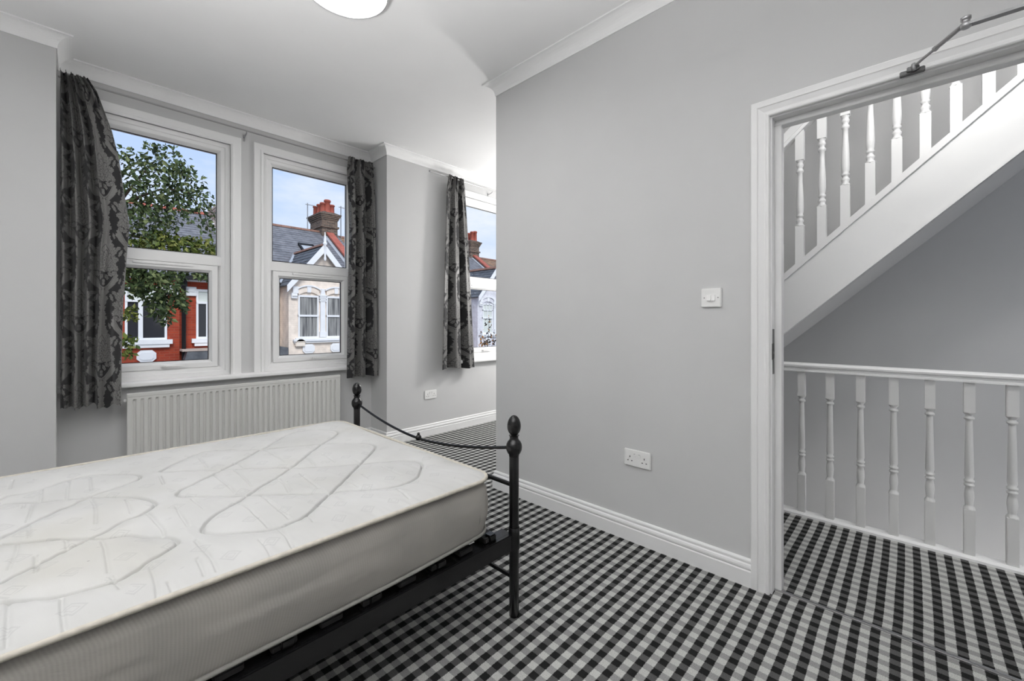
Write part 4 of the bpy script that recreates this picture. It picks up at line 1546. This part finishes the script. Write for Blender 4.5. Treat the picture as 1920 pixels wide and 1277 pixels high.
def oct_panel(root, x0, x1, z0, z1, y, mat='stone'):
    c = 0.09
    poly = [(x0 + c, z0), (x1 - c, z0), (x1, z0 + c), (x1, z1 - c), (x1 - c, z1), (x0 + c, z1), (x0, z1 - c), (x0, z0 + c)]
    k = 0.06
    poly2 = [(x0 + c + k * 0.4, z0 + k), (x1 - c - k * 0.4, z0 + k), (x1 - k, z0 + c + k * 0.4), (x1 - k, z1 - c - k * 0.4), (x1 - c - k * 0.4, z1 - k), (x0 + c + k * 0.4, z1 - k), (x0 + k, z1 - c - k * 0.4), (x0 + k, z0 + c + k * 0.4)]
    mb = MB().prism(poly, FZ, y - 0.05, y + 0.02).prism(poly2, FZ, y - 0.07, y - 0.03)
    hang(mb.build('stone_plaque', mat), root)


def chimney(root, x0, x1, y0, y1, z0, z1, pots, mat='old_brick'):
    mb = MB().box((x0, y0, z0), (x1, y1, z1 - 0.75))
    mb.box((x0 - 0.06, y0 - 0.06, z1 - 0.75), (x1 + 0.06, y1 + 0.06, z1 - 0.66))
    mb.box((x0, y0, z1 - 0.66), (x1, y1, z1 - 0.36))
    for k in range(4):
        e = 0.035 * (k + 1)
        mb.box((x0 - e, y0 - e, z1 - 0.36 + 0.075 * k), (x1 + e, y1 + e, z1 - 0.36 + 0.075 * (k + 1)))
    mb.add([(x0 - 0.1, y0 - 0.1, z1 - 0.06), (x1 + 0.1, y0 - 0.1, z1 - 0.06), (x1 + 0.1, y1 + 0.1, z1 - 0.06), (x0 - 0.1, y1 + 0.1, z1 - 0.06),
            (x0 + 0.12, y0 + 0.12, z1 + 0.06), (x1 - 0.12, y0 + 0.12, z1 + 0.06), (x1 - 0.12, y1 - 0.12, z1 + 0.06), (x0 + 0.12, y1 - 0.12, z1 + 0.06)],
           [(4, 5, 6, 7), (0, 1, 5, 4), (1, 2, 6, 5), (2, 3, 7, 6), (3, 0, 4, 7)])
    st = hang(mb.build('chimney_stack', mat), root)
    for (cx, cy, hgt, r, pm) in pots:
        p = MB().lathe([(r * 1.1, 0), (r * 0.92, 0.05), (r * 0.86, hgt * 0.82), (r * 1.08, hgt * 0.85), (r * 1.08, hgt * 0.93), (r * 0.95, hgt), (r * 0.7, hgt), (r * 0.7, hgt - 0.1)], (cx, cy, z1 + 0.02), 14).build('chimney_pot', pm)
        p.parent = st
        p.matrix_parent_inverse = st.matrix_world.inverted()
    return st


def gabled_house(label, xg, wall, trim, style, slope_mat, x_left, x_right, chim, hide_chim=False, pots=(), skylight=False, right_mat=None):
    """terraced house with a two-window bay under a small gable"""
    root = thing('terraced_house', label, 'house', (xg, 17.0, -3.05), 'terraced houses across the street')
    E = 1.19
    zf, zA = 2.58, 4.06
    bay0, bay1 = xg - E + 0.02, xg + E - 0.02
    # main front and the bay that carries the gable
    mb = MB().box((x_left, 16.9, -3.05), (x_right, 25.0, 2.66))
    poly = [(bay0, -3.05), (bay1, -3.05), (bay1, zf + 0.02), (xg, zA - 0.03), (bay0, zf + 0.02)]
    mb.prism(poly, FZ, 16.0, 16.92)
    hang(mb.build('front_wall', wall), root)
    # main roof in slates, with the closed back slope
    eave = Vector((x_left, 16.62, 2.60))
    ridge_y, ridge_z = 21.0, 5.60
    upv = Vector((0, ridge_y - 16.62, ridge_z - 2.60))
    deck = MB()
    wedge(deck, [(x_left, 16.62, 2.59), (x_right, 16.62, 2.59), (x_right, ridge_y, ridge_z - 0.01), (x_left, ridge_y, ridge_z - 0.01)], 0.06)
    wedge(deck, [(x_left, 25.2, 2.59), (x_right, 25.2, 2.59), (x_right, ridge_y, ridge_z - 0.01), (x_left, ridge_y, ridge_z - 0.01)], 0.06)
    hang(deck.build('roof_deck', 'slate_dark'), root)
    so = slates(eave, (x_right - x_left, 0, 0), upv, 0.30, 0.215, seed=int(xg * 7)).build('roof_slates', slope_mat, recalc=False)
    so['kind'] = 'stuff'
    hang(so, root)
    nr_ = int((x_right - x_left) / 0.42)
    for i in range(nr_):
        a = x_left + (x_right - x_left) * i / nr_
        b = x_left + (x_right - x_left) * (i + 1) / nr_ - 0.012
        hang(MB().prism([(-0.13, -0.04), (-0.06, 0.05), (0.0, 0.075), (0.06, 0.05), (0.13, -0.04)], lambda p, q, d: (d, ridge_y + p, ridge_z + q), a, b).build('ridge_tile', 'ridge'), root)
    hang(MB().box((x_left, 16.52, 2.53), (bay0 - 0.1, 16.64, 2.61)).build('gutter', 'iron'), root)
    # little gable roof, both slopes, with ridge tiles, bargeboards and finial
    run = 3.1
    for sg, sm in ((-1, 'slate_dark'), (1, 'slate_dark')):
        foot = Vector((xg + sg * (E + 0.10), 15.82, zf - 0.124))
        upg = Vector((-sg * (E + 0.10), 0, zA - zf + 0.124))
        d2 = MB()
        wedge(d2, [foot, foot + Vector((0, run, 0)), foot + Vector((0, run, 0)) + upg, foot + upg], 0.05)
        hang(d2.build('gable_deck', 'slate_dark'), root)
        so = slates(foot, (0, run, 0), upg, 0.28, 0.2, seed=int(xg * 5 + sg)).build('gable_slates', sm, recalc=False)
        so['kind'] = 'stuff'
        hang(so, root)
        # bargeboard
        th_ = 0.20
        q = Vector((0, 0, -1))
        p0, p1 = foot + Vector((0, -0.02, 0.02)), foot + upg + Vector((0, -0.02, 0.02))
        v = [p0, p1, p1 + q * th_ * 1.55, p0 + q * th_ * 1.25]
        v2 = [p + Vector((0, -0.05, 0)) for p in v]
        hang(MB().add(v + v2, [(0, 1, 2, 3), (7, 6, 5, 4), (0, 4, 5, 1), (1, 5, 6, 2), (2, 6, 7, 3), (3, 7, 4, 0)]).build('bargeboard', 'stone'), root)
        # lead valley where the small roof meets the big one
        ym = 16.62 + (zA - 2.60) / (upv.z / upv.y)
        va = Vector((xg, ym, zA + 0.03))
        vb = Vector((xg + sg * (E + 0.1), 16.62, zf + 0.02))
        dirv = (vb - va).normalized()
        hang(MB().obox((va + vb) / 2, (vb - va) / 2, Vector((0.06, 0.06 * sg, 0)), Vector((0, -0.01, 0.02))).build('valley_lead', 'lead'), root)
    for i in range(8):
        a = 15.80 + i * 0.385
        hang(MB().prism([(-0.12, -0.05), (-0.05, 0.045), (0.0, 0.07), (0.05, 0.045), (0.12, -0.05)], lambda p, q, d: (xg + p, d, zA + q), a, a + 0.375).build('ridge_tile', 'ridge'), root)
    hang(MB().lathe([(0.035, -0.55), (0.05, -0.48), (0.035, -0.40), (0.04, 0.0), (0.075, 0.06), (0.075, 0.10), (0.045, 0.14), (0.055, 0.2), (0.03, 0.32), (0.012, 0.50), (0, 0.52)], (xg, 15.74, zA - 0.05), 12).build('finial', 'stone'), root)
    # windows of the bay
    wn_ = [(xg - 0.86, xg - 0.14), (xg + 0.14, xg + 0.86)]
    for a, b in wn_:
        sash_window(root, a, b, 0.60, 2.16, 15.985, style)
        # segmental head with keystone
        mbh = MB()
        N = 8
        for i in range(N):
            t0, t1 = i / N, (i + 1) / N
            f_ = lambda t: 2.15 + 0.13 * (1 - (2 * t - 1) ** 2)
            aa, bb = a + (b - a) * t0, a + (b - a) * t1
            mbh.prism([(aa, f_(t0)), (bb, f_(t1)), (bb, f_(t1) + 0.20), (aa, f_(t0) + 0.20)], FZ, 15.93, 16.02)
        hang(mbh.build('window_head', wall), root)
        mbl = MB()
        for i in range(N):
            t0, t1 = i / N, (i + 1) / N
            f_ = lambda t: 2.35 + 0.13 * (1 - (2 * t - 1) ** 2)
            aa, bb = a - 0.05 + (b - a + 0.1) * t0, a - 0.05 + (b - a + 0.1) * t1
            mbl.prism([(aa, f_(t0)), (bb, f_(t1)), (bb, f_(t1) + 0.05), (aa, f_(t0) + 0.05)], FZ, 15.88, 16.02)
        hang(mbl.build('hood_mould', trim), root)
        hang(MB().prism([((a + b) / 2 - 0.06, 2.26), ((a + b) / 2 + 0.06, 2.26), ((a + b) / 2 + 0.08, 2.50), ((a + b) / 2 - 0.08, 2.50)], FZ, 15.90, 16.02).build('keystone', trim), root)
        oct_panel(root, (a + b) / 2 - 0.21, (a + b) / 2 + 0.21, 0.04, 0.38, 15.99)
    # column between the windows and carved blocks at the sides
    mc = MB().box((xg - 0.11, 15.90, 0.62), (xg + 0.11, 16.02, 0.82)).box((xg - 0.085, 15.92, 0.82), (xg + 0.085, 16.02, 1.95))
    for k, (w_, z_) in enumerate(((0.12, 1.95), (0.10, 2.0), (0.13, 2.05), (0.11, 2.10), (0.14, 2.15))):
        mc.box((xg - w_, 15.90, z_), (xg + w_, 16.02, z_ + 0.04))
    mc.prism([(xg - 0.09, 2.19), (xg + 0.09, 2.19), (xg + 0.05, 2.42), (xg - 0.05, 2.42)], FZ, 15.91, 16.02)
    hang(mc.build('stone_column', trim), root)
    for sg in (-1, 1):
        mcb = MB().box((xg + sg * 0.90, 15.90, 2.02), (xg + sg * 1.10, 16.02, 2.22), 0.01).box((xg + sg * 0.87, 15.89, 2.20), (xg + sg * 1.06, 16.02, 2.46), 0.01)
        for q1 in range(3):
            mcb.lathe([(0.03, -0.03), (0.022, -0.045), (0.0, -0.05)], (xg + sg * (0.94 + 0.06 * q1), 15.90, 2.12), 8, 'Y')
        hang(mcb.build('corbel_block', trim), root)
    hang(MB().box((xg - 1.04, 15.84, 0.49), (xg + 1.04, 16.02, 0.56)).box((xg - 0.96, 15.88, 0.56), (xg + 0.96, 16.02, 0.61)).box((xg - 1.0, 15.89, 0.42), (xg + 1.0, 16.02, 0.49)).build('window_sill', 'stone'), root)
    # raised party wall with red coping and the stack above it
    cx0, cx1, cy0, cy1, cz = chim
    px_ = (cx0 + cx1) / 2
    s_ = upv.z / upv.y
    pv = MB()
    zz = lambda y: 2.60 + (y - 16.62) * s_
    pv.prism([(16.4, zz(16.4) + 0.02), (cy0 + 0.1, zz(cy0 + 0.1) + 0.02), (cy0 + 0.1, zz(cy0 + 0.1) + 0.16), (16.4, zz(16.4) + 0.16)], lambda a, b, d: (d, a, b), px_ - 0.12, px_ + 0.12)
    hang(pv.build('party_wall', 'old_brick'), root)
    for i in range(12):
        ya_, yb_ = 16.36 + (cy0 - 16.3) * i / 12, 16.36 + (cy0 - 16.3) * (i + 1) / 12 - 0.015
        hang(MB().prism([(ya_, zz(ya_) + 0.16), (yb_, zz(yb_) + 0.16), (yb_, zz(yb_) + 0.25), (ya_, zz(ya_) + 0.25)], lambda a, b, d: (d, a, b), px_ - 0.17, px_ + 0.17).build('coping_tile', 'terracotta'), root)
    hang(slope_flash(px_ - 0.30, px_ - 0.12, 16.5, cy0, zz).build('flashing', 'lead'), root)
    if not hide_chim:
        chimney(root, cx0, cx1, cy0, cy1, 4.4, cz, pots)
    if skylight:
        sl = lambda y: zz(y)
        fr = MB()
        x0_, x1_ = xg + 0.35, xg + 1.0
        y0_, y1_ = 18.75, 19.45
        for (xa, xb, yaa, ybb) in ((x0_, x0_ + 0.07, y0_, y1_), (x1_ - 0.07, x1_, y0_, y1_), (x0_, x1_, y0_, y0_ + 0.08), (x0_, x1_, y1_ - 0.08, y1_)):
            fr.prism([(yaa, sl(yaa) + 0.02), (ybb, sl(ybb) + 0.02), (ybb, sl(ybb) + 0.14), (yaa, sl(yaa) + 0.14)], lambda a, b, d: (d, a, b), xa, xb)
        f = hang(fr.build('roof_light', 'iron'), root)
        pn = MB().prism([(y0_ + 0.06, sl(y0_ + 0.06) + 0.06), (y1_ - 0.06, sl(y1_ - 0.06) + 0.06), (y1_ - 0.06, sl(y1_ - 0.06) + 0.09), (y0_ + 0.06, sl(y0_ + 0.06) + 0.09)], lambda a, b, d: (d, a, b), x0_ + 0.06, x1_ - 0.06).build('pane', 'lead')
        pn.parent = f
        pn.matrix_parent_inverse = f.matrix_world.inverted()
    return root


def slope_flash(x0, x1, y0, y1, zz):
    return MB().prism([(y0, zz(y0) + 0.03), (y1, zz(y1) + 0.03), (y1, zz(y1) + 0.055), (y0, zz(y0) + 0.055)], lambda a, b, d: (d, a, b), x0, x1)


# cream house
potsB = [(8.46, 20.85, 0.46, 0.13, 'pot'), (8.46, 21.25, 0.45, 0.13, 'pot'), (8.46, 21.7, 0.45, 0.13, 'pot'), (8.66, 20.80, 0.62, 0.15, 'pot'), (8.66, 21.3, 0.48, 0.13, 'pot'), (8.88, 20.82, 0.42, 0.14, 'pot'), (9.0, 21.2, 0.36, 0.12, 'ridge')]
hB = gabled_house('cream painted terraced house with white gable, net curtains and clustered red chimney pots', 6.47, 'cream_brick', 'stone', 'net', 'slate', 4.45, 9.22, (8.33, 9.08, 20.6, 22.05, 6.55), pots=potsB, skylight=True)
hang(MB().prism([(4.6, 0.0), (5.26, 0.0), (5.26, 0.28), (4.6, 0.42)], FZ, 15.9, 16.9).build('porch_roof', 'slate_dark'), hB)
hang(MB().box((5.50, 15.86, 0.30), (5.82, 16.0, 0.50), 0.02).prism([(5.47, 0.47), (5.85, 0.47), (5.72, 0.56), (5.60, 0.56)], FZ, 15.84, 16.0).build('vent_cowl', 'cream_stone'), hB)
# pale blue house further along
potsC = [(18.3, 20.8, 0.66, 0.13, 'pot'), (18.05, 20.8, 0.60, 0.13, 'pot'), (18.2, 21.3, 0.6, 0.13, 'pot')]
gabled_house('pale blue white terraced house with glazing bars, seen through the far window', 15.42, 'blue_brick', 'stone', 'bars', 'slate', 13.1, 18.62, (17.75, 18.48, 20.6, 22.05, 6.5), pots=potsC)
# neighbours with brown tiled roofs between them
def plain_roof(label, x0, x1, mat, wall):
    r = thing('terraced_house', label, 'house', ((x0 + x1) / 2, 17, -3.05), 'terraced houses across the street')
    hang(MB().box((x0, 16.9, -3.05), (x1, 25.0, 2.66)).build('front_wall', wall), r)
    dk = MB()
    wedge(dk, [(x0, 16.62, 2.59), (x1, 16.62, 2.59), (x1, 21, 5.48), (x0, 21, 5.48)], 0.06)
    wedge(dk, [(x0, 25.2, 2.59), (x1, 25.2, 2.59), (x1, 21, 5.48), (x0, 21, 5.48)], 0.06)
    hang(dk.build('roof_deck', 'slate_brown'), r)
    so = slates((x0, 16.62, 2.60), (x1 - x0, 0, 0), (0, 4.38, 2.9), 0.3, 0.21, seed=5).build('roof_tiles', mat, recalc=False)
    so['kind'] = 'stuff'
    hang(so, r)
    for i in range(8):
        a = x0 + (x1 - x0) * i / 8
        hang(MB().prism([(-0.13, -0.04), (-0.06, 0.05), (0.0, 0.075), (0.06, 0.05), (0.13, -0.04)], lambda p, q, d: (d, 21 + p, 5.5 + q), a, a + (x1 - x0) / 8 - 0.012).build('ridge_tile', 'ridge'), r)
    for a in (x0 + 0.6, x0 + 2.4):
        sash_window(r, a, a + 0.9, 0.6, 2.16, 16.88, 'dark')
    return r


plain_roof('terraced house with a brown tiled roof right of the red pots, beyond the cream house', 9.27, 13.05, 'slate_brown', 'red_brick')
plain_roof('terraced house with a brown tiled roof beyond the pale blue house', 18.7, 24.0, 'slate_brown', 'red_brick')

# red brick house, left
hA = thing('terraced_house', 'red brick terraced house with white sills and a black downpipe, behind the tree', 'house', (1.2, 17.0, -3.05), 'terraced houses across the street')
hang(MB().box((-6.0, 16.0, -3.05), (2.24, 25.0, 2.60)).box((2.24, 16.12, -3.05), (3.75, 25.0, 2.60)).build('front_wall', 'red_brick'), hA)
dk = MB()
wedge(dk, [(-6, 15.78, 2.55), (3.75, 15.78, 2.55), (3.75, 20.5, 5.49), (-6, 20.5, 5.49)], 0.06)
wedge(dk, [(-6, 25.2, 2.55), (3.75, 25.2, 2.55), (3.75, 20.5, 5.49), (-6, 20.5, 5.49)], 0.06)
hang(dk.build('roof_deck', 'slate_dark'), hA)
so = slates((-6, 15.78, 2.57), (9.75, 0, 0), (0, 4.72, 2.93), 0.32, 0.22, seed=3).build('roof_slates', 'slate', recalc=False)
so['kind'] = 'stuff'
hang(so, hA)
for i in range(22):
    a = -6 + 9.75 * i / 22
    hang(MB().prism([(-0.13, -0.04), (-0.06, 0.06), (0.0, 0.09), (0.06, 0.06), (0.13, -0.04)], lambda p, q, d: (d, 20.5 + p, 5.50 + q), a, a + 0.43).build('ridge_tile', 'terracotta'), hA)
hang(MB().prism([(15.74, 2.50), (20.5, 5.46), (20.5, 5.66), (15.74, 2.70)], lambda a, b, d: (d, a, b), 3.72, 3.84).build('verge_board', 'stone'), hA)
hang(MB().box((-6, 15.66, 2.46), (3.75, 15.80, 2.55)).build('gutter', 'iron'), hA)
hang(MB().tube([(2.33, 15.94, -3.0), (2.33, 15.94, 2.3), (2.33, 15.78, 2.48)], 0.055, 12).box((2.25, 15.86, 2.25), (2.41, 16.02, 2.42), 0.01).build('downpipe', 'iron'), hA)
for (a, b, st_) in ((1.02, 1.94, 'casement'), (-0.75, 0.15, 'casement'), (2.66, 3.5, 'casement')):
    yw_ = 15.985 if a < 2.2 else 16.105
    sash_window(hA, a, b, 0.66, 2.20, yw_, 'casement', mid=1.78)
    hang(MB().box((a - 0.12, yw_ - 0.12, 0.53), (b + 0.12, yw_ + 0.03, 0.66)).box((a - 0.05, yw_ - 0.09, 0.43), (b + 0.05, yw_ + 0.03, 0.53)).build('window_sill', 'stone'), hA)
    for xx in (a - 0.13, b + 0.13):
        hang(MB().box((xx - 0.13, yw_ - 0.07, 1.98), (xx + 0.13, yw_ + 0.03, 2.26), 0.01).box((xx - 0.09, yw_ - 0.09, 2.1), (xx + 0.09, yw_ + 0.03, 2.2), 0.01).build('corbel_block', 'stone'), hA)
    hang(MB().box((a - 0.26, yw_ - 0.10, 2.42), (b + 0.26, yw_ + 0.03, 2.47)).build('hood_mould', 'stone'), hA)
    if a < 2.2:
        oct_panel(hA, (a + b) / 2 - 0.215, (a + b) / 2 + 0.215, 0.02, 0.36, 15.99)
hang(MB().prism([(2.30, 0.05), (3.75, 0.05), (3.75, 0.30), (2.36, 0.30)], FZ, 15.55, 16.12).build('porch_roof', 'slate_dark'), hA)
hang(MB().box((2.24, 15.53, 0.30), (3.75, 16.14, 0.36)).build('porch_ledge', 'render'), hA)
chimney(hA, 3.78, 4.35, 18.6, 19.9, 2.0, 5.55, [(4.06, 19.0, 0.6, 0.13, 'pot'), (4.06, 19.5, 0.6, 0.13, 'pot')], 'render')

# television aerials on the stack
def aerial(label, x, y, z0, z1, yaw):
    r = thing('tv_aerial', label, 'aerial', (x, y, z0))
    hang(MB().tube([(x, y, z0), (x, y, z1)], 0.022, 8).build('mast', 'steel_dark'), r)
    c_, s_ = math.cos(yaw), math.sin(yaw)
    b0, b1 = Vector((x - 0.1 * c_, y - 0.1 * s_, z1 - 0.06)), Vector((x + 0.95 * c_, y + 0.95 * s_, z1 - 0.16))
    hang(MB().tube([b0, b1], 0.018, 8).build('boom', 'steel_dark'), r)
    el = MB()
    for k in range(5):
        p = b0.lerp(b1, 0.1 + 0.2 * k)
        el.tube([p + Vector((-s_, c_, 0.35)) * 0.22, p - Vector((-s_, c_, 0.35)) * 0.22], 0.009, 6)
    hang(el.build('elements', 'steel_dark'), r)
    return r


aerial('thin grey aerial mast left of the red chimney pots', 7.95, 21.4, 5.0, 7.02, math.radians(-20))
aerial('thin grey aerial mast right of the red chimney pots', 9.36, 20.85, 4.6, 7.05, math.radians(-10))

# ------------------------------------------------------------------ trees
def leaf_cloud(name, blobs, n, size, mat, seed, droop_=0.5):
    r = np.random.RandomState(seed)
    vols = np.array([b[3] ** 2 for b in blobs])
    pick = r.choice(len(blobs), n, p=vols / vols.sum())
    mb = MB()
    for k in pick:
        bx_, by_, bz_, br = blobs[k]
        d = r.normal(size=3)
        d /= np.linalg.norm(d)
        rad = br * r.uniform(0.35, 1.06) ** 0.6
        p = Vector((bx_ + d[0] * rad, by_ + d[1] * rad * 1.3, bz_ + d[2] * rad))
        L = size * r.uniform(0.7, 1.3)
        t = Vector(r.normal(size=3) * 0.7 + np.array([0, 0, -droop_])).normalized()
        s = t.cross(Vector(r.normal(size=3))).normalized()
        nn = s.cross(t)
        w = L * 0.30
        mb.add([p, p + t * L * 0.4 + s * w + nn * 0.12 * L, p + t * L, p + t * L * 0.4 - s * w + nn * 0.12 * L, p + t * L * 0.45 - nn * 0.03 * L],
               [(0, 1, 4), (1, 2, 4), (2, 3, 4), (3, 0, 4)])
    o = mb.build(name, mat, recalc=False)
    o['kind'] = 'stuff'
    return o


tree = thing('street_tree', 'leafy green street tree hiding part of the red brick house', 'tree', (-1.4, 9.0, -3.0))
TY = 9.0
CROWN = [(0.75, 9.0, 3.51, 0.361), (1.0, 9.0, 3.44, 0.424), (1.28, 9.0, 3.51, 0.327), (1.47, 9.0, 3.3, 0.278), (1.61, 9.0, 3.09, 0.188), (1.64, 9.0, 2.84, 0.132), (1.16, 9.0, 3.88, 0.233), (0.84, 9.0, 4.04, 0.087), (1.0, 9.0, 4.03, 0.124), (0.66, 9.0, 3.74, 0.204), (0.71, 9.0, 2.82, 0.308), (0.61, 9.0, 3.14, 0.305), (0.9, 9.0, 2.76, 0.349), (1.14, 9.0, 3.03, 0.304), (0.75, 9.0, 2.48, 0.292), (1.32, 9.0, 3.79, 0.146)]
CROWN_YELLOW = [(1.0, 9.0, 2.41, 0.265), (1.32, 9.0, 2.42, 0.237), (1.62, 9.0, 2.46, 0.207), (1.77, 9.0, 2.44, 0.133), (0.68, 9.0, 2.3, 0.222), (0.6, 9.0, 0.68, 0.101), (0.61, 9.0, 0.85, 0.11), (0.65, 9.0, 1.28, 0.11)]
CROWN_LOW = [(0.71, 9.0, 1.81, 0.257), (0.95, 9.0, 1.76, 0.298), (1.16, 9.0, 1.59, 0.215), (1.0, 9.0, 1.41, 0.194), (0.8, 9.0, 1.95, 0.225), (1.32, 9.0, 1.45, 0.109), (1.09, 9.0, 1.19, 0.089), (1.52, 9.0, 2.08, 0.149), (1.67, 9.0, 2.0, 0.113), (1.21, 9.0, 1.96, 0.162), (0.61, 9.0, 2.04, 0.22)]
REST = [(-0.2, 9.2, 3.6, 0.75), (-0.9, 9.4, 4.3, 0.9), (-1.6, 9.0, 4.6, 0.9), (-2.4, 9.2, 4.0, 0.9), (-2.9, 9.0, 3.1, 0.8), (-1.6, 8.6, 3.2, 0.9), (-0.3, 9.0, 2.3, 0.6), (-1.2, 9.4, 2.4, 0.8), (-2.2, 9.0, 2.2, 0.7), (-0.1, 9.0, 1.6, 0.5), (0.1, 9.0, 0.9, 0.35)]
def br(pts, r0, r1):
    n_ = len(pts)
    return MB().tube(pts, [r0 + (r1 - r0) * i / (n_ - 1) for i in range(n_)], 8)


hang(br([(-1.4, 9, -3.05), (-1.38, 9, -1.6), (-1.44, 9.02, -0.2), (-1.36, 9.0, 0.9)], 0.17, 0.12).build('trunk', 'bark'), tree)
for pts, a, b in (([(-1.36, 9, 0.8), (-0.8, 9.1, 1.7), (-0.1, 9.05, 2.5), (0.5, 9.0, 3.0), (1.0, 9.0, 3.35)], 0.075, 0.012),
                  ([(-0.8, 9.1, 1.7), (0.0, 9.0, 1.85), (0.6, 9.0, 1.8), (1.1, 9.0, 1.62)], 0.04, 0.008),
                  ([(-1.36, 9, 0.9), (-1.6, 9, 2.2), (-1.3, 9.1, 3.6), (-1.1, 9, 4.6)], 0.09, 0.015),
                  ([(-1.4, 9, 1.2), (-2.1, 9, 2.2), (-2.6, 9, 3.4)], 0.06, 0.015),
                  ([(-0.1, 9.05, 2.5), (0.5, 9, 2.55), (1.0, 9, 2.5), (1.5, 9, 2.46)], 0.03, 0.006),
                  ([(0.5, 9.0, 3.0), (0.75, 9, 3.5), (1.0, 9.0, 3.9)], 0.02, 0.005),
                  ([(1.0, 9.0, 3.35), (1.35, 9, 3.42), (1.6, 9, 3.1), (1.66, 9, 2.8)], 0.014, 0.004),
                  ([(0.0, 9.0, 1.85), (0.3, 9, 1.3), (0.6, 9, 0.8)], 0.02, 0.005)):
    hang(br(pts, a, b).build('branch', 'bark'), tree)
hang(leaf_cloud('foliage', CROWN, 2100, 0.085, 'leaf', 21), tree)
hang(leaf_cloud('foliage', CROWN_LOW, 1500, 0.09, 'leaf', 22), tree)
hang(leaf_cloud('foliage', CROWN_YELLOW, 1150, 0.09, 'leaf_yellow', 23), tree)
hang(leaf_cloud('foliage', REST, 6500, 0.15, 'leaf', 24), tree)

sap = thing('young_tree', 'sparse young tree with rusty leaves before the pale blue house', 'tree', (11.2, 12.0, -3.0))
hang(br([(11.25, 12, -3.0), (11.2, 12, -1.2), (11.15, 12, 0.1)], 0.05, 0.025).build('trunk', 'bark'), sap)
TW = [[(11.15, 12, 0.1), (11.0, 12, 0.45), (10.86, 12, 0.86)], [(11.15, 12, 0.1), (11.25, 12, 0.6), (11.3, 12, 1.35)], [(11.17, 12, -0.2), (11.45, 12, 0.25), (11.6, 12, 0.9)],
      [(11.18, 12, -0.4), (11.0, 12, -0.1), (10.8, 12, 0.25)], [(11.05, 12, 0.35), (11.25, 12, 0.42), (11.62, 12, 0.45)]]
blobs = []
for q in TW:
    hang(br(q, 0.014, 0.005).build('branch', 'bark'), sap)
    for a, b in zip(q[:-1], q[1:]):
        for t in (0.35, 0.7, 1.0):
            p = Vector(a).lerp(Vector(b), t)
            blobs.append((p.x, p.y, p.z, 0.12))
hang(leaf_cloud('foliage', blobs, 110, 0.13, 'leaf_rust', 31, 0.3), sap)
